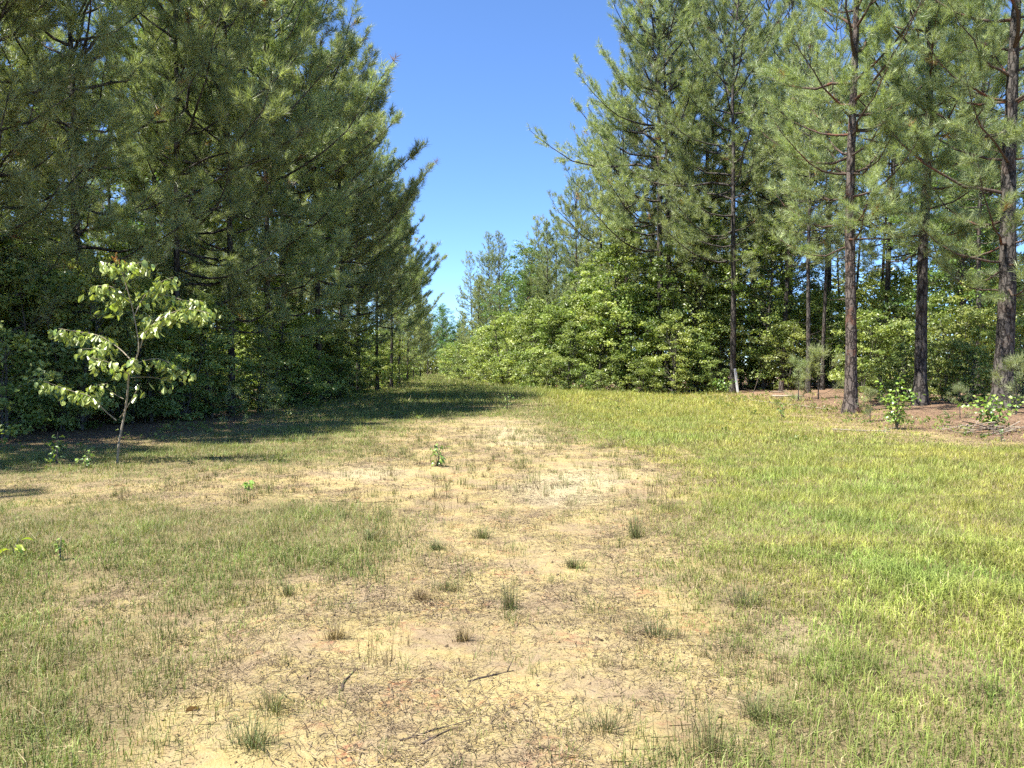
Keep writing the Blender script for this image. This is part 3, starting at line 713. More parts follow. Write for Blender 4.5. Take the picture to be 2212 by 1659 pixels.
while D < 62:
    bush(random.choice([0, 1, 3, 1]), float(lane_left(D)) - random.uniform(.6, 1.6), D, random.uniform(2.4, 4.6), f'{ORD[i]} dark sapling at the black shade edge of the left wood, counted outward', 'dark saplings at the left wood edge')
    D += 1.9 + .04 * D; i += 1
D = 46.0; i = 0
while D < 190:
    X = float(lane_left(D)) - random.uniform(0.3, 1.2)
    bush(random.choice([0, 1, 3, 2]), X, D, random.uniform(3.0, 5.5), f'{ORD[i]} shaded sapling along the left side of the lane from the near end', 'shaded saplings beside the lane')
    D += 4.0 + i * 0.3; i += 1
for i in range(12):
    bush(random.choice([0, 1, 2]), -32 + i * 2.4, 196 + random.uniform(-6, 6), random.uniform(4, 6), 'distant sapling across the far end of the lane', 'saplings at the end of the lane')

# the dense wood far behind, one mass
def far_wood(pts, n, hmin, hmax, depth, seed):
    r = np.random.default_rng(seed); P = np.array(pts, float)
    s = np.concatenate([[0], np.cumsum(np.linalg.norm(np.diff(P, axis=0), axis=1))])
    t = r.random(n) * s[-1]
    x = np.interp(t, s, P[:, 0]) + r.normal(0, depth, n); y = np.interp(t, s, P[:, 1]) + r.normal(0, depth, n)
    top = hmin + (hmax - hmin) * vnoise(t * .35, t * 0 + seed)
    z = ground_z(x, y) + top * r.random(n) ** .8
    return np.stack([x, y, z], 1)
r = np.random.default_rng(4)
C = np.vstack([far_wood([(34, 22), (40, 60), (26, 100), (14, 150), (-2, 205)], 1500, 6, 13, 2.2, 1), far_wood([(-34, 16), (-36, 60), (-40, 110), (-52, 190)], 1400, 6, 12, 2.2, 2),
               far_wood([(-52, 190), (-42, 222), (-2, 216)], 1100, 7, 13, 2.5, 3), far_wood([(22, 62), (30, 62)], 100, 4, 9, 2, 5), far_wood([(-33, 190), (-22, 184), (-12, 182)], 260, 2, 6, 1.2, 6)])
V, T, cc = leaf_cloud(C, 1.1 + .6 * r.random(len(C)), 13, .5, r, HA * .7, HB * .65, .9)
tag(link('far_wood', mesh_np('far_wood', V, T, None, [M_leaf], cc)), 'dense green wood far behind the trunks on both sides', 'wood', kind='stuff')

# ------------------------------------------------------------------ single leaves (shared meshes)
def leaf_mesh(name, L, W, droop, seed, ca, lob=0):
    r = np.random.default_rng(seed); n = 7
    s = np.linspace(0, 1, n)
    w = W * np.sin(math.pi * np.clip(s, 0, 1) ** 0.85) ** 0.8
    if lob: w = W * (0.25 + 0.75 * np.abs(np.sin(s * math.pi * lob))) * np.sin(math.pi * s ** 0.8) ** 0.5
    w[0] = 0.002; w[-1] = 0.001
    th = droop * s
    x = np.cumsum(np.cos(th)) * L / n; z = -np.cumsum(np.sin(th)) * L / n
    x -= x[0]; z -= z[0]
    V = []
    for k in range(n):
        V += [(x[k], w[k], z[k] + 0.35 * w[k]), (x[k], 0, z[k]), (x[k], -w[k], z[k] + 0.35 * w[k])]
    V = np.array(V) + r.normal(0, 0.0015, (3 * n, 3))
    q = []
    for k in range(n - 1):
        a = 3 * k; q += [(a, a + 3, a + 4, a + 1), (a + 1, a + 4, a + 5, a + 2)]
    c = np.array(ca) * (0.85 + 0.3 * r.random((3 * n, 1)))
    c[1::3] *= 1.25
    return mesh_np(name, V, None, q, [M_bigleaf], c, True)
SL = [leaf_mesh('leaf', L, W, dr, i, c) for i, (L, W, dr, c) in enumerate([(.2, .05, .9, (.30, .38, .10)), (.19, .05, 1.3, (.34, .41, .14)), (.21, .052, .6, (.26, .34, .09)), (.18, .045, 1.1, (.38, .46, .11)), (.17, .044, 1.5, (.32, .38, .13))])]
SO = [leaf_mesh('leaf', .11, .02, 1.2, 20, (.42, .2, .05)), leaf_mesh('leaf', .1, .02, .9, 21, (.36, .26, .06))]
BL = [leaf_mesh('leaf', .13, .05, .5, 30 + i, c, lob=2.5) for i, c in enumerate([(.19, .29, .05), (.24, .34, .07), (.15, .24, .045)])]
WL = [leaf_mesh('leaf', .11, .026, .7, 40 + i, c) for i, c in enumerate([(.12, .2, .045), (.1, .17, .06), (.2, .27, .06)])]
YL = [leaf_mesh('leaf', .16, .03, .6, 50, (.36, .42, .06)), leaf_mesh('leaf', .15, .028, .9, 51, (.3, .38, .05))]
DL = [leaf_mesh('leaf', .09, .03, 1.6, 60, (.16, .1, .06)), leaf_mesh('leaf', .08, .028, 2.2, 61, (.3, .22, .15))]
DLm = DL
def leaf_at(parent, me, p, az, pitch, roll, s=1.0):
    return link('leaf', me, parent, p, (roll, pitch, az), s)

# ------------------------------------------------------------------ the pale sapling on the left
sx, sy = gp(250.6, 1001.6)
PXM = FPX / sy
r = np.random.default_rng(77)
sap = link('sapling', None, None, (sx, sy, gz(sx, sy)))
tag(sap, 'young sapling with pale drooping glossy leaves and thin bare stem before the dark left wood', 'sapling')
def SPt(zx, zy, dy=0.0): return np.array([(0.358 * zx - 250.6) / PXM, dy, (1001.6 - 504 - 0.358 * zy) / PXM])
def curve(pts, n=14):
    P = np.array(pts); t = np.linspace(0, len(P) - 1, n)
    out = []
    for a in t:
        i = min(int(a), len(P) - 2); f = a - i
        p0, p1, p2, p3 = P[max(i - 1, 0)], P[i], P[i + 1], P[min(i + 2, len(P) - 1)]
        out.append(0.5 * ((2 * p1) + (-p0 + p2) * f + (2 * p0 - 5 * p1 + 4 * p2 - p3) * f * f + (-p0 + 3 * p1 - 3 * p2 + p3) * f ** 3))
    return np.array(out)
g = Geo()
tr = curve([SPt(702, 1402), SPt(715, 1260), SPt(738, 1100, .05), SPt(760, 960, .05), SPt(778, 850), SPt(812, 780), SPt(848, 690, -.05), SPt(820, 540), SPt(790, 400), SPt(750, 260), SPt(712, 150)], 40)
g.tube(tr, np.linspace(.021, .005, 40), 9)
link('trunk', g.mesh('trunk', M_sapbark), sap)
BR = [([(700, 1130, 0), (640, 1060, -.1), (590, 985, -.2), (470, 945, -.25), (330, 890, -.3)], .011, 27, .45, 'S'),
      ([(560, 965, -.2), (600, 920, -.1), (650, 905, 0)], .006, 10, .1, 'S'),
      ([(800, 775, 0), (690, 690, .15), (560, 615, .2), (430, 590, .2), (305, 570, .25)], .012, 32, .35, 'S'),
      ([(640, 660, .15), (600, 690, 0), (520, 700, -.15)], .006, 14, .1, 'S'),
      ([(775, 850, 0), (720, 790, -.2), (610, 750, -.3)], .009, 18, .2, 'S'),
      ([(805, 790, 0), (840, 760, -.25), (890, 765, -.35)], .007, 11, .2, 'S'),
      ([(812, 785, 0), (910, 755, .2), (1000, 790, .25), (1095, 850, .3)], .009, 21, .3, 'S'),
      ([(848, 690, 0), (905, 590, -.1), (1040, 500, -.2), (1170, 465, -.25), (1312, 490, -.3)], .013, 42, .3, 'S'),
      ([(905, 590, -.1), (900, 520, .15), (860, 490, .25)], .006, 11, .2, 'S'),
      ([(812, 500, 0), (870, 360, .1), (950, 290, .15), (1020, 258, .2)], .010, 24, .25, 'S'),
      ([(870, 360, .1), (980, 370, .2), (1090, 400, .25), (1185, 400, .3)], .008, 21, .3, 'S'),
      ([(795, 420, 0), (700, 330, -.1), (605, 325, -.15)], .008, 19, .2, 'S'),
      ([(770, 330, 0), (700, 390, .15), (655, 440, .2)], .006, 11, .2, 'S'),
      ([(745, 250, 0), (800, 190, .05), (865, 170, .1)], .006, 13, .15, 'S'),
      ([(740, 240, 0), (680, 190, -.05), (635, 180, -.1)], .006, 10, .2, 'S'),
      ([(740, 1000, .02), (690, 970, .0), (645, 925, -.05)], .008, 0, 0, 'S'),
      ([(790, 870, 0), (880, 868, .1), (1000, 890, .2)], .006, 3, .6, 'S'),
      ([(722, 1110, 0), (790, 1050, -.15), (850, 960, -.2), (885, 900, -.2)], .009, 2, .7, 'S')]
for pts, rd, nl, f0, _ in BR:
    P = curve([SPt(*p) for p in pts], 12)
    b = Geo(); b.tube(P, np.linspace(rd, .003, 12), 5)
    bo = link('branch', b.mesh('branch', M_sapbark), sap)
    dirb = math.atan2(P[-1][1] - P[0][1], P[-1][0] - P[0][0])
    for j in range(nl):
        f = f0 + (1 - f0) * (j + r.random() * .6) / max(nl, 1)
        p = np.array([np.interp(min(f, 1) * 11, np.arange(12), P[:, i]) for i in range(3)])
        tw = np.array([0, 0, 0.0])
        side = 1 if j % 2 else -1
        p = p + np.array([r.normal(0, .05), r.normal(0, .08), r.uniform(-.1, .03)])
        leaf_at(bo, SL[r.integers(5)], p, dirb + side * r.uniform(.3, 1.5), r.uniform(.25, 1.15), r.normal(0, .45), r.uniform(.5, 1.05))
fv, ft, fc, fn = [], [], [], 0
for pts, rd, nl, f0, _ in BR:
    P = curve([SPt(*p) for p in pts], 12)
    for j in range(int(nl * 2.4)):
        f = f0 + (1 - f0) * r.random(); p = np.array([np.interp(f * 11, np.arange(12), P[:, i]) for i in range(3)]) + [r.normal(0, .07), r.normal(0, .12), r.uniform(-.16, .03)]
        L = .15 * r.uniform(.6, 1.15); a = r.random() * 6.283; d = unit(np.array([math.cos(a), math.sin(a), -r.uniform(.35, 1.8)])); sd_ = unit(np.cross(d, [math.sin(a * 3), math.cos(a * 2), .6])) * L * .25
        nn = np.cross(d, sd_) * .5
        fv.append(np.array([p, p + d * L * .45 + sd_ + nn, p + d * L * .8 + sd_ * .6 + nn, p + d * L, p + d * L * .8 - sd_ * .6 + nn, p + d * L * .45 - sd_ + nn])); ft.append(np.array([(0, 3, 2), (0, 2, 1), (0, 4, 3), (0, 5, 4)]) + fn); fn += 6
        fc.append(np.tile(np.array([.30, .375, .1]) * r.uniform(.7, 1.3), (6, 1)))
tag(link('foliage', mesh_np('foliage', np.vstack(fv), np.vstack(ft), None, [M_bigleaf], np.vstack(fc)), sap), kind='stuff')
top = link('branch', (lambda q: (q.tube(curve([SPt(715, 165), SPt(708, 140), SPt(705, 125)], 5), .004, 4), q.mesh('branch', M_sapbark))[1])(Geo()), sap)
tag(top, 'leading shoot with young orange leaves')
for j in range(12):
    p = SPt(700 + r.normal(8, 14), 140 + r.uniform(-22, 45)); leaf_at(top, SO[0] if j < 8 else SO[1], p, r.uniform(-1.2, 1.6) + (math.pi if j % 2 else 0), r.uniform(.2, 1.3), r.normal(0, .3), r.uniform(.7, 1.1))
for j in range(8):
    p = SPt(745 + r.normal(0, 18), 190 + r.uniform(-30, 45)); leaf_at(top, SL[3], p, r.uniform(0, 6.28), r.uniform(.3, 1.2), r.normal(0, .3), .9)

# ------------------------------------------------------------------ leafy little bushes and weeds with single leaves
def weed(name, x, y, H, Rad, n, leaves, label, cat, seed, stems=4, group=None, sc=1.0, mat=None):
    r = np.random.default_rng(seed)
    e = link(name, None, None, (x, y, gz(x, y))); tag(e, label, cat, group)
    per = max(1, n // stems)
    for s in range(stems):
        a = s * 6.283 / stems + r.normal(0, .4); q = Rad * r.uniform(.35, 1) if s else Rad * .15
        hh = H * (1 if s == 0 else r.uniform(.55, .92))
        P = curve([(0, 0, -.03), (math.cos(a) * q * .3, math.sin(a) * q * .3, hh * .5), (math.cos(a) * q, math.sin(a) * q, hh)], 8)
        b = Geo(); b.tube(P, np.linspace(.004 + .006 * H, .002, 8), 5)
        so = link('stem', b.mesh('stem', mat or M_hbark), e)
        for j in range(per):
            f = .25 + .75 * (j + r.random()) / per
            p = np.array([np.interp(min(f, 1) * 7, np.arange(8), P[:, i]) for i in range(3)])
            az = r.random() * 6.283
            out = r.uniform(0, .3 * Rad)
            p = p + np.array([math.cos(az) * out, math.sin(az) * out, r.normal(0, .03 * H)])
            leaf_at(so, leaves[r.integers(len(leaves))], p, az, r.uniform(-.35, .6), r.normal(0, .4), sc * r.uniform(.7, 1.25))
    return e
x, y = gp(1938, 928); weed('leafy_bush', x, y, 1.45, .6, 290, BL, 'bright green star-leaved bush right of the reddish pine trunk', 'bush', 1, 8, sc=.9)
x, y = gp(2145, 930); weed('leafy_bush', x, y, .95, .7, 290, BL + WL, 'low rounded green bush among dead branches near the right border', 'bush', 2, 8)
x, y = gp(1560, 856); weed('leafy_bush', x, y, 1.0, .9, 150, WL, 'low pale leafy plant at the foot of the white marker post', 'bush', 3, 8, sc=1.9)
x, y = gp(945, 1008); weed('seedling', x, y, .4, .2, 34, WL, 'small leafy seedling growing alone in the middle of the bare dirt', 'seedling', 4, 5, sc=.95)
x, y = gp(536, 1060); weed('seedling', x, y, .14, .12, 12, BL, 'small lobed green seedling at the bare strip on the left', 'seedling', 5, 3, sc=.75)
x, y = gp(28, 1205); weed('seedling', x, y, .16, .16, 10, YL, 'bright yellow-green seedling at the left border', 'seedling', 6, 3, sc=.9)
x, y = gp(126, 1212); weed('weed', x, y, .2, .06, 14, WL, 'dark upright weed beside the yellow-green seedling on the left', 'weed', 7, 2, sc=.45)
x, y = gp(1096, 886); weed('weed', x, y, .75, .4, 40, WL, 'twiggy brownish weed standing on the lane right of the tree shadows', 'weed', 8, 6, sc=.9)
x, y = gp(120, 1005); weed('weed', x, y, .55, .2, 40, WL, 'tall leafy weed left of the pale sapling at the shade edge', 'weed', 9, 4, sc=.8)
x, y = gp(186, 1010); weed('weed', x, y, .3, .2, 24, WL, 'low leafy weed just left of the pale sapling foot', 'weed', 10, 4, sc=.8)
x, y = gp(1385, 900); weed('weed', x, y, .3, .12, 18, WL, 'small dark weed in the far grass before the forest edge', 'weed', 12, 3, sc=.9)
x, y = gp(1690, 905); weed('weed', x, y, .5, .15, 26, WL, 'small upright weed left of the reddish pine trunk', 'weed', 13, 3, sc=1.0)
x, y = gp(2165, 955); weed('weed', x, y, .5, .2, 22, WL, 'thin dark weed at the grass edge below the low rounded bush', 'weed', 14, 4, sc=.6)

SEED = [pine(301, 1.5, .1, .6, .018, 40, .8, .22, .007, conic=.6, sp=1.3), pine(302, 1.1, .1, .5, .015, 40, .8, .22, .007, conic=.5, sp=1.2)]
for i, (u, v, H, k, lb) in enumerate([(1725, 868, 1.8, 0, 'left of two feathery young pines between stump and reddish trunk'), (1768, 864, 1.9, 1, 'right of two feathery young pines between stump and reddish trunk'),
                                      (1880, 912, .8, 1, 'tiny pine seedling behind the star-leaved bush'), (2075, 905, .9, 0, 'yellowish young pine seedling left of the low rounded bush'), (2196, 905, 1.35, 1, 'young pine with long needles cut by the right border'),
                                      (505, 912, .9, 0, 'young pine seedling in the shade right of the pale sapling'), (590, 905, .8, 1, 'young pine seedling at the edge of the darkest shade')]):
    x, y = gp(u, v); spawn('young_pine', SEED[k], x, y, i * 1.7, H / (1.5, 1.1)[k], lb, 'young pine', 'young pines at the wood edge')

# ------------------------------------------------------------------ marker post, stump, fallen wood
M_post = plain('white_post_plastic', (.8, .8, .77), .45, .12, 3, .4)
M_ink = plain('post_print', (.25, .26, .28), .6, .2, 9)
D0 = 46.0; px_ = at(1594, D0)
post = link('marker_post', None, None, (px_, D0, gz(px_, D0)), (R(-3), R(-6), R(8)))
tag(post, 'narrow white marker post leaning at the edge of the right wood', 'post')
g = Geo(); n = 9; xs = np.linspace(-.075, .075, n)
prof = [(x, .012 - .9 * x * x) for x in xs] + [(x, -.0 - .9 * x * x) for x in xs[::-1]]
rings = []
for z, s in [(-.3, 1), (0, 1), (.6, 1), (1.2, 1), (1.44, 1), (1.47, .93), (1.485, .8)]:
    rings.append([(a * s, -b, z) for a, b in prof])
V = np.array(rings).reshape(-1, 3); k = len(prof); q = []
for i in range(len(rings) - 1):
    for j in range(k): q.append((i * k + j, i * k + (j + 1) % k, (i + 1) * k + (j + 1) % k, (i + 1) * k + j))
m0 = (len(rings) - 1) * k
for j in range(n - 1): q.append((m0 + j, m0 + j + 1, m0 + k - 2 - j, m0 + k - 1 - j))
g.add(V, None, q, (.8, .8, .8)); link('body', g.mesh('body', M_post, False), post)
for i in range(6):
    bw = (.045, .03, .05, .035, .045, .03)[i]; zc = 1.28 - i * .085
    b = Geo(); b.add([(-bw / 2, -.0165, zc - .025), (bw / 2, -.0165, zc - .025), (bw / 2, -.0165, zc + .025), (-bw / 2, -.0165, zc + .025),
                      (-bw / 2, -.011, zc - .025), (bw / 2, -.011, zc - .025), (bw / 2, -.011, zc + .025), (-bw / 2, -.011, zc + .025)],
                     None, [(0, 1, 2, 3), (0, 4, 5, 1), (1, 5, 6, 2), (2, 6, 7, 3), (3, 7, 4, 0)])
    link('printed_mark', b.mesh('printed_mark', M_ink, False), post)

sxp, syp = at(1688, 44), 44.0
st = link('tree_stump', None, None, (sxp, syp, gz(sxp, syp)), (0, R(2), 0))
tag(st, 'short cut pine stump with pale orange top at the edge of the right wood', 'stump')
g = Geo(); zz = np.linspace(-.1, .62, 14); an = np.arange(18)
bmp = 1 + .06 * np.sin(an * 2.1)[None, :] + .05 * vnoise(an[None, :] * .9 + 3, zz[:, None] * 5) + .3 * np.exp(-(zz[:, None] + .1) / .12) * (.6 + .4 * np.cos(an * 1.4)[None, :])
g.tube(np.stack([0 * zz, 0 * zz, zz], 1), .145, 18, bump=bmp, cap=False); link('bark', g.mesh('bark', M_bark_red), st)
g = Geo(); a_ = np.arange(18) * 2 * math.pi / 18
ring = np.stack([np.cos(a_) * .155, np.sin(a_) * .155, .615 + .01 * np.cos(a_)], 1)
g.add(np.vstack([ring, [[0, 0, .625]]]), [(i, (i + 1) % 18, 18) for i in range(18)]); link('cut_top', g.mesh('cut_top', plain('cut_wood', (.5, .27, .14), .8, .35, 14), False), st)

def stick(name, a, b, r0, label, cat, mat, seed, sag=.03, twigs=0, za=0.0, zb=0.0, group=None):
    r = np.random.default_rng(seed); n = 12
    a = np.array([*a, 0.0]); b = np.array([*b, 0.0]); t = np.linspace(0, 1, n)[:, None]
    P = a + (b - a) * t; L = np.linalg.norm(b - a)
    P[:, :2] += np.cumsum(r.normal(0, sag * L / n, (n, 2)), axis=0) * np.sin(t * math.pi)
    P[:, 2] = ground_z(P[:, 0], P[:, 1]) + r0 * .8 + za * (1 - t[:, 0]) + zb * t[:, 0]
    e = link(name, None, None, tuple(P[0])); tag(e, label, cat, group)
    g = Geo(); g.tube(P - P[0], np.linspace(r0, r0 * .45, n), 6); link('shaft', g.mesh('shaft', mat), e)
    for i in range(twigs):
        k = r.integers(2, n - 2); d = unit(np.array([*(P[-1] - P[0])[:2], 0]) / L + np.array([*r.normal(0, .7, 2), abs(r.normal(0, .35))]))
        q = P[k] - P[0] + np.outer(np.linspace(0, 1, 4) * L * r.uniform(.12, .35), d) + wander(4, .01 * L, r) * np.linspace(0, 1, 4)[:, None]
        b_ = Geo(); b_.tube(q, np.linspace(r0 * .5, r0 * .2, 4), 4); link('twig', b_.mesh('twig', mat), e)
    return e
stick('fallen_pole', gp(1623, 866), gp(1800, 886), .035, 'long pale fallen pole lying left of the reddish pine trunk', 'log', M_dead, 1, .02, 2)
stick('fallen_log', gp(1668, 859), gp(1735, 860), .07, 'short pale log lying behind the long fallen pole', 'log', M_dead, 2, .01)
stick('fallen_branch', gp(1800, 929), gp(1925, 934), .022, 'thin pale branch on the ground below the star-leaved bush', 'branch', M_dead, 3, .02, 2)
stick('fallen_branch', gp(1320, 875), gp(1368, 868), .03, 'dark bent stick lying on the far lane grass', 'branch', M_darkwood, 4, .08, 1)
stick('fallen_branch', gp(2010, 868), gp(2090, 866), .05, 'pale log on the pine straw behind the young seedlings on the right', 'log', M_dead, 5, .02)
stick('dead_branch', gp(1625, 858), gp(1645, 851), .018, 'grey forked dead branch propped up right of the marker post', 'branch', M_darkwood, 6, .05, 3, 0, 1.3)
stick('dead_branch', gp(1662, 858), gp(1702, 853), .03, 'grey dead branch lying in front of the stump', 'branch', M_dead, 7, .05, 2, .25, 0)
stick('ground_stick', gp(735, 1500), gp(768, 1452), .008, 'dark curved stick lying alone on the bare dirt', 'stick', M_darkwood, 8, .12, 1)
stick('ground_stick', gp(860, 1610), gp(1000, 1570), .006, 'thin forked twig on the dirt, lower centre left', 'stick', M_darkwood, 9, .06, 2)
stick('ground_stick', gp(910, 1618), gp(980, 1582), .007, 'short dark twig beside the forked twig, lower centre', 'stick', M_darkwood, 10, .06, 1)
stick('ground_stick', gp(1010, 1480), gp(1110, 1455), .006, 'thin bent twig in the dirt centre right of the curved stick', 'stick', M_darkwood, 11, .08, 2)
stick('ground_stick', gp(720, 1310), gp(860, 1290), .005, 'pale straight twig across the dirt above the curved stick', 'stick', M_dead, 12, .05, 1)
# brush heap near the right border
hx, hy = gp(2140, 938)
heap = link('brush_heap', None, None, (hx, hy, gz(hx, hy))); tag(heap, 'heap of dead grey twigs under the low rounded bush near the right border', 'brush heap')
r = np.random.default_rng(9)
for i in range(46):
    a = r.random() * 6.28; L = r.uniform(.3, 1.1); c = np.array([r.normal(0, .5), r.normal(0, .25), r.uniform(.02, .22)]); d = np.array([math.cos(a), .5 * math.sin(a), r.normal(0, .18)])
    P = c + np.outer(np.linspace(-.5, .5, 5) * L, d) + wander(5, .02, r); P[:, 2] = np.maximum(P[:, 2], .015)
    b = Geo(); b.tube(P, np.linspace(.012, .004, 5), 4); link('twig', b.mesh('twig', M_dead if i % 3 else M_darkwood), heap)

# ------------------------------------------------------------------ grass
def blades(P, az, lean, h, w, c, seg=2, r=rng):
    n = len(P); d = np.stack([np.cos(az), np.sin(az), 0 * az], 1)
    tw = az + math.pi / 2 + r.normal(0, .5, n); s = np.stack([np.cos(tw), np.sin(tw), 0 * tw], 1) * (w * .5)[:, None]
    up = np.array([0, 0, 1.0]); H = h[:, None]; Ln = lean[:, None]
    tip = P + up * H * (1 - .35 * Ln) + d * H * Ln
    base = P - up * .005
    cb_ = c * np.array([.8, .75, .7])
    if seg == 1:
        V = np.stack([base - s, base + s, tip], 1).reshape(-1, 3)
        return V, np.arange(3 * n).reshape(-1, 3), np.stack([cb_, cb_, c * 1.05], 1).reshape(-1, 3)
    mid = P + up * H * .58 + d * H * Ln * .28
    V = np.stack([base - s, base + s, mid + s * .75, mid - s * .75, tip], 1).reshape(-1, 3)
    i = np.arange(n)[:, None] * 5
    T = np.concatenate([i + [0, 1, 2], i + [0, 2, 3], i + [3, 2, 4]], 0)
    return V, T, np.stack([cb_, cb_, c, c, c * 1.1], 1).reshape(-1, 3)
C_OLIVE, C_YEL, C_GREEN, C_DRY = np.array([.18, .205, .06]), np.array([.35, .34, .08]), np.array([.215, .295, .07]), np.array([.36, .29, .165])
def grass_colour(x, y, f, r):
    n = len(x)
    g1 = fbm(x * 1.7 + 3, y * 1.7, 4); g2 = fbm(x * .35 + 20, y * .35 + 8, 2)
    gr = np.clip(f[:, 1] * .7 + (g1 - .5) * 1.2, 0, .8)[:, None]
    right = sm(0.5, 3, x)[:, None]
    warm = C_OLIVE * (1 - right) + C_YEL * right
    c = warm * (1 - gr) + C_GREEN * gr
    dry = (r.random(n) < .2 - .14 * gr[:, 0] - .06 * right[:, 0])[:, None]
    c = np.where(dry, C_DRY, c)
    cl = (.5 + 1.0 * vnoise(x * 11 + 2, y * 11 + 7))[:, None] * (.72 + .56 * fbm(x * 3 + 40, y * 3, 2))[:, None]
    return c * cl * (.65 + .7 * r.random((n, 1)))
GV, GT, GC = [], [], []; gn = 0
def addg(v, t, c):
    global gn
    GV.append(v); GT.append(t + gn); GC.append(c); gn += len(v)
BANDS = [(1.8, 4.6, 4400, .0033, 2, 1.0), (4.6, 7, 3600, .004, 2, 1.0), (7, 10, 3000, .0048, 1, 1.0), (10, 16, 1500, .0072, 1, 1.05), (16, 30, 640, .012, 1, 1.15), (30, 62, 200, .022, 1, 1.2), (62, 190, 42, .05, 1, 1.3)]
for (d0, d1, dens, w, seg, hm) in BANDS:
    xm0, xm1 = (-.78 * d1 - 1, .78 * d1 + 1)
    if d0 >= 16: xm0, xm1 = (-15, 20) if d0 < 60 else (-30, 8)
    n = int(dens * (xm1 - xm0) * (d1 - d0))
    x = rng.uniform(xm0, xm1, n); y = rng.uniform(d0, d1, n)
    k = (np.abs(x) < .78 * y + 1.2); x, y = x[k], y[k]
    f = cover_at(x, y)
    nn = .6 * fbm(x * 2.4 + 1, y * 2.4, 3) + .4 * vnoise(x * 9, y * 9)
    p = np.clip(f[:, 0] * 1.25 + (nn - .5) * 1.6 * (1.05 - np.abs(f[:, 0] - .5)) - .12, 0, 1) ** 1.2
    p = np.clip(p * (1 + .35 * sm(.8, 3.0, x)), 0, 1)
    k = rng.random(len(x)) < p; x, y, f, p = x[k], y[k], f[k], p[k]
    n = len(x); tall = vnoise(x * 1.7 + 30, y * 1.7 + 5)
    h = f[:, 2] * hm * (.35 + .75 * rng.random(n)) * (.6 + .9 * tall ** 2) * (.7 + .5 * p)
    h = np.where(rng.random(n) < .03, h * 2.0, h)
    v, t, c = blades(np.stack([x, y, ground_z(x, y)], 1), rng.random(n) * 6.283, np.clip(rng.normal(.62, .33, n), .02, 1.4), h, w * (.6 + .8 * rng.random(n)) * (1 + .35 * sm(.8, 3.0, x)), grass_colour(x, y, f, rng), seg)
    addg(v, t, c)
# thin bunches scattered over the bare dirt, part of the sward
n = 2700
tx = rng.uniform(-5, 6.5, n); ty = rng.uniform(2.6, 20, n)
f = cover_at(tx, ty); k = (f[:, 0] < .6) & (np.abs(tx) < .8 * ty); tx, ty = tx[k], ty[k]
for a, b in zip(tx, ty):
    m = int(rng.integers(4, 14)); s = rng.gamma(2.2, .32) + .25
    m = int(m * (.6 + s)); P = np.stack([a + rng.normal(0, .03 * s, m), b + rng.normal(0, .03 * s, m)], 1)
    P = np.column_stack([P, ground_z(P[:, 0], P[:, 1])])
    cc = (C_OLIVE if rng.random() < .6 else np.array([.19, .14, .075])) * (.6 + .6 * rng.random((m, 1)))
    addg(*blades(P, rng.random(m) * 6.283, np.clip(rng.normal(.6, .35, m), .05, 1.3), s * rng.uniform(.04, .13, m), np.full(m, .0028 if b < 9 else .005), cc, 2))
# tall tan seed stalks by the lane and the wood edge
n = 5200
x = rng.uniform(-10, 14, n); y = 9 + 50 * rng.random(n) ** 1.2
f = cover_at(x, y); k = (f[:, 2] > .095) & (rng.random(n) < .8) & (np.abs(x) < .75 * y) & (f[:, 0] > .2); x, y = x[k], y[k]; n = len(x)
cc = np.array([.24, .2, .095]) * (.7 + .6 * rng.random((n, 1)))
addg(*blades(np.stack([x, y, ground_z(x, y)], 1), rng.random(n) * 6.283, rng.uniform(0, .3, n), rng.uniform(.14, .38, n), np.where(y > 25, .009, .0045), cc, 1))
tag(link('grass', mesh_np('grass', np.vstack(GV), np.vstack(GT), None, [M_grass], np.vstack(GC))), 'short mixed green and olive grass over the clearing', 'grass', kind='stuff')

# low leafy ground plants along the shade line and on the pine straw
n = 5200
x = rng.uniform(-13, 17, n); y = rng.uniform(11, 60, n)
dl = np.abs(x - lane_left(y)); dr_ = np.abs(x - lane_right(y))
k = (rng.random(n) < .9 * np.exp(-np.minimum(dl, dr_) / 1.6)) & (fbm(x * .7 + 60, y * .7, 2) > .42) & (np.abs(x) < .75 * y + 1); x, y = x[k], y[k]
C = np.stack([x, y, ground_z(x, y) + .05 + .09 * rng.random(len(x))], 1)
V, T, cc = leaf_cloud(C, .09 + .14 * rng.random(len(x)), 16, .07, rng, np.array([.1, .15, .035]), np.array([.21, .26, .07]), .6)
V[:, 2] = np.maximum(V[:, 2], ground_z(V[:, 0], V[:, 1]) + .008)
tag(link('ground_plants', mesh_np('ground_plants', V, T, None, [M_leaf], cc)), 'low leafy green plants along the foot of the woods', 'ground cover', kind='stuff')

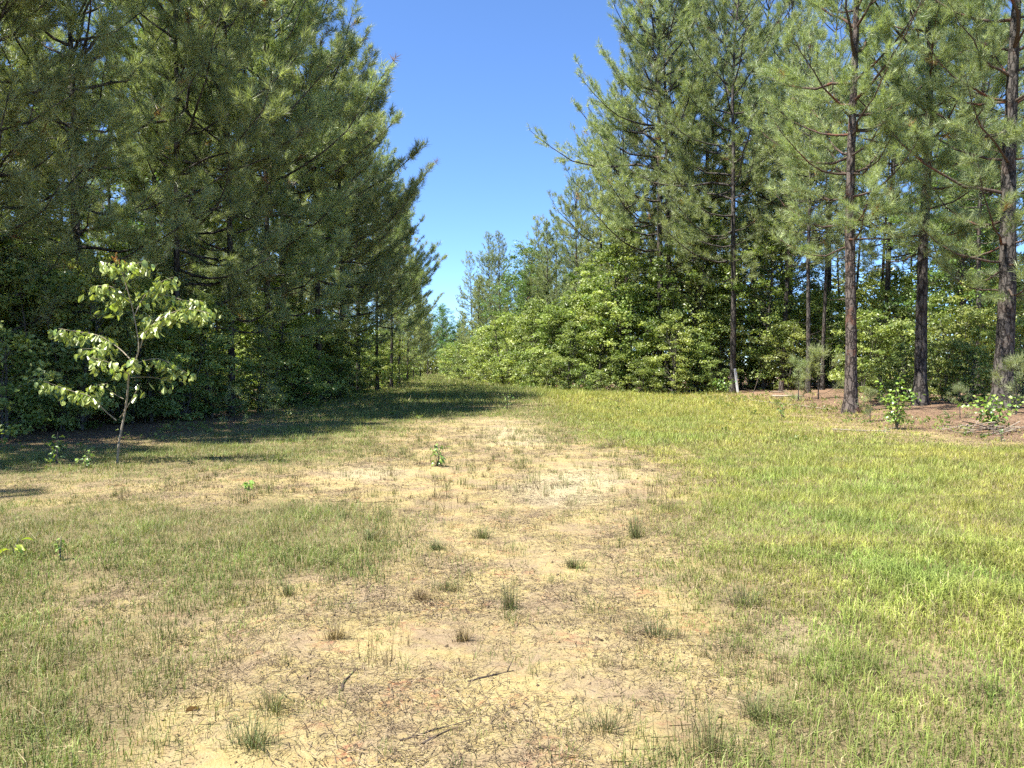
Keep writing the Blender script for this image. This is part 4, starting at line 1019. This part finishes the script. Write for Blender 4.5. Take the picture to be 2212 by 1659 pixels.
# fallen needles, stems and crumbs on the soil
LV, LT, LC = [], [], []; ln_ = 0
for (d0, d1, dens, w, Lr) in [(1.8, 5, 1900, .0042, (.03, .17)), (5, 10, 1050, .0062, (.04, .2)), (10, 18, 430, .011, (.06, .25)), (18, 40, 110, .02, (.1, .4))]:
    xm = .78 * d1 + 1 if d1 < 20 else 20
    n = int(dens * 2 * xm * (d1 - d0)); x = rng.uniform(-xm, xm, n); y = rng.uniform(d0, d1, n)
    f = cover_at(x, y)
    p = np.clip((f[:, 3] * 1.15 + (fbm(x * 1.8 + 9, y * 1.8 + 4, 3) - .5) * 2.6) , .03, 1) * np.clip(1.25 - f[:, 0], .15, 1)
    k = (rng.random(n) < p) & (np.abs(x) < .78 * y + 1); x, y, f = x[k], y[k], f[k]; n = len(x)
    L = rng.uniform(*Lr, n); a = rng.random(n) * 6.283
    d = np.stack([np.cos(a), np.sin(a)], 1); nrm = np.stack([-np.sin(a), np.cos(a)], 1) * (w * rng.uniform(.5, 1.3, n))[:, None]
    b0 = np.stack([x, y], 1); bend = (rng.normal(0, .12, n) * L)[:, None] * np.stack([-np.sin(a), np.cos(a)], 1)
    m0 = b0 + d * L[:, None] * .5 + bend; e0 = b0 + d * L[:, None]
    lift = np.abs(rng.normal(0, .012, n)) + .003
    def z3(q, l): return np.column_stack([q, ground_z(q[:, 0], q[:, 1]) + l])
    V = np.stack([z3(b0, lift * .3 + .005), z3(b0 + nrm, lift * .3 + .006), z3(m0 + nrm, lift + .006), z3(m0, lift + .005), z3(e0, lift * rng.uniform(.2, 1.6, n) + .006)], 1).reshape(-1, 3)
    i = np.arange(n)[:, None] * 5
    T = np.concatenate([i + [0, 1, 3], i + [3, 2, 4]], 0)
    straw_ = straw_at(x, y, f)[:, None]
    c = np.array([.125, .092, .056]) * (1 - straw_) + np.array([.22, .135, .085]) * straw_
    pk = rng.random((n, 1))
    c = np.where(pk < .3, np.array([.26, .2, .125]), np.where(pk < .6, np.array([.06, .042, .027]), c)) * (.7 + .6 * rng.random((n, 1)))
    LV.append(V); LT.append(T + ln_); LC.append(np.repeat(c, 5, axis=0)); ln_ += len(V)
tag(link('ground_litter', mesh_np('ground_litter', np.vstack(LV), np.vstack(LT), None, [M_dry], np.vstack(LC))), 'brown fallen needles and dead stems strewn over the dirt', 'litter', kind='stuff')

# small stones and clods on the dirt
n = 9000
x = rng.uniform(-5, 5, n); y = rng.uniform(2.4, 12, n) ; f = cover_at(x, y); k = (f[:, 0] < .5) & (np.abs(x) < .78 * y + .5); x, y = x[k], y[k]; n = len(x)
s = rng.gamma(2, .0022, n) + .002
oc = np.array([(1, 0, 0), (-1, 0, 0), (0, 1, 0), (0, -1, 0), (0, 0, .7), (0, 0, -.4)], float); of = np.array([(0, 2, 4), (2, 1, 4), (1, 3, 4), (3, 0, 4), (2, 0, 5), (1, 2, 5), (3, 1, 5), (0, 3, 5)])
V = (np.stack([x, y, ground_z(x, y) + .004], 1)[:, None, :] + oc[None] * s[:, None, None] * rng.uniform(.6, 1.4, (n, 6, 1))).reshape(-1, 3)
T = (np.arange(n)[:, None, None] * 6 + of[None]).reshape(-1, 3)
c = np.where(rng.random((n, 1)) < .5, np.array([.19, .14, .075]), np.array([.08, .055, .035])) * (.7 + .6 * rng.random((n, 1)))
tag(link('soil_crumbs', mesh_np('soil_crumbs', V, T, None, [M_dry], np.repeat(c, 6, axis=0))), 'tiny stones and clods scattered on the sandy dirt', 'gravel', kind='stuff')

# single bunches of wiry grass that stand out on the dirt
TUFTS = [(590, 1545, .26, .13, 'big wiry grass clump with spread blades on the dirt, lower left of centre'), (540, 1622, .2, .09, 'dark grass clump at the lower border left of centre'),
         (905, 1300, .2, .1, 'tan bunch of grass left of centre on the bare dirt'), (965, 1280, .2, .11, 'dark green grass clump beside the tan bunch'),
         (1100, 1320, .24, .08, 'upright green grass clump in the middle of the dirt'), (1420, 1380, .24, .14, 'low dark spreading grass clump at the right side of the dirt'),
         (1375, 1165, .4, .2, 'tall upright grass clump at the right edge of the dirt track'), (1310, 1590, .18, .16, 'flat grey-green clump low on the right of the dirt'),
         (1530, 1640, .3, .14, 'tall grass clump at the lower border right of centre'), (1640, 1560, .26, .12, 'green grass clump inside the lower right lawn edge'),
         (800, 1170, .3, .14, 'olive grass clump at the tip of the left grass patch'), (720, 1385, .16, .07, 'small tan tuft left of the dirt centre'),
         (620, 1290, .2, .12, 'grey-green clump at the corner of the left grass patch'), (1240, 1230, .2, .07, 'small green tuft right of the dirt centre'),
         (1040, 1165, .18, .08, 'thin olive tuft halfway up the dirt'), (1000, 1390, .16, .07, 'thin brown tuft in the lower middle of the dirt'),
         (940, 1190, .18, .08, 'short tuft at the right of the left grass patch tip'), (1610, 1310, .24, .16, 'dark clump in the bare strip of the right lawn')]
for i, (u, v, H, Rd, lb) in enumerate(TUFTS):
    r = np.random.default_rng(500 + i); x, y = gp(u, v); m = 150
    a = r.random(m) * 6.283; q = np.abs(r.normal(0, .35, m)) * Rd
    P = np.stack([np.cos(a) * q * (1 + .5 * (i % 3)), np.sin(a) * q, 0 * a], 1); P[:, 2] = ground_z(x + P[:, 0], y + P[:, 1]) - gz(x, y)
    dark = i % 3 == 1 or 'dark' in lb or 'grey' in lb
    base = np.array([.145, .17, .07]) if dark else (np.array([.26, .2, .11]) if 'tan' in lb or 'brown' in lb else np.array([.18, .195, .075]))
    cc = np.where(r.random((m, 1)) < .2, np.array([.2, .15, .085]), base) * (.65 + .7 * r.random((m, 1)))
    v_, t_, c_ = blades(P, a + r.normal(0, .5, m), np.clip(r.normal(.85 if 'upright' not in lb and 'tall' not in lb else .35, .35, m), 0, 1.6), H * (.6 + .4 * ((i * 37) % 10) / 10) * r.uniform(.25, 1.1, m), np.full(m, .0027 if v > 1250 else .004), cc, 2, r)
    e = link('grass_clump', mesh_np('grass_clump', v_, t_, None, [M_grass], c_), None, (x, y, gz(x, y))); tag(e, lb, 'grass clump', 'grass clumps on the dirt')
# dead curled leaves
for i, (u, v, lb, s) in enumerate([(792, 1168, 'dark curled dead leaf at the tip of the left grass patch', 1.3), (1296, 1392, 'small dark dead leaf on the dirt right of centre', 1.0), (420, 1545, 'pale curled dead leaf on the lower left dirt', 1.1), (660, 1470, 'brown dead leaf left of the curved stick', .9)]):
    x, y = gp(u, v); e = link('dead_leaf', DLm[i % 2], None, (x, y, gz(x, y) + .025), (.4, .3, i * 1.3), s); tag(e, lb, 'dead leaf', 'dead leaves on the dirt')
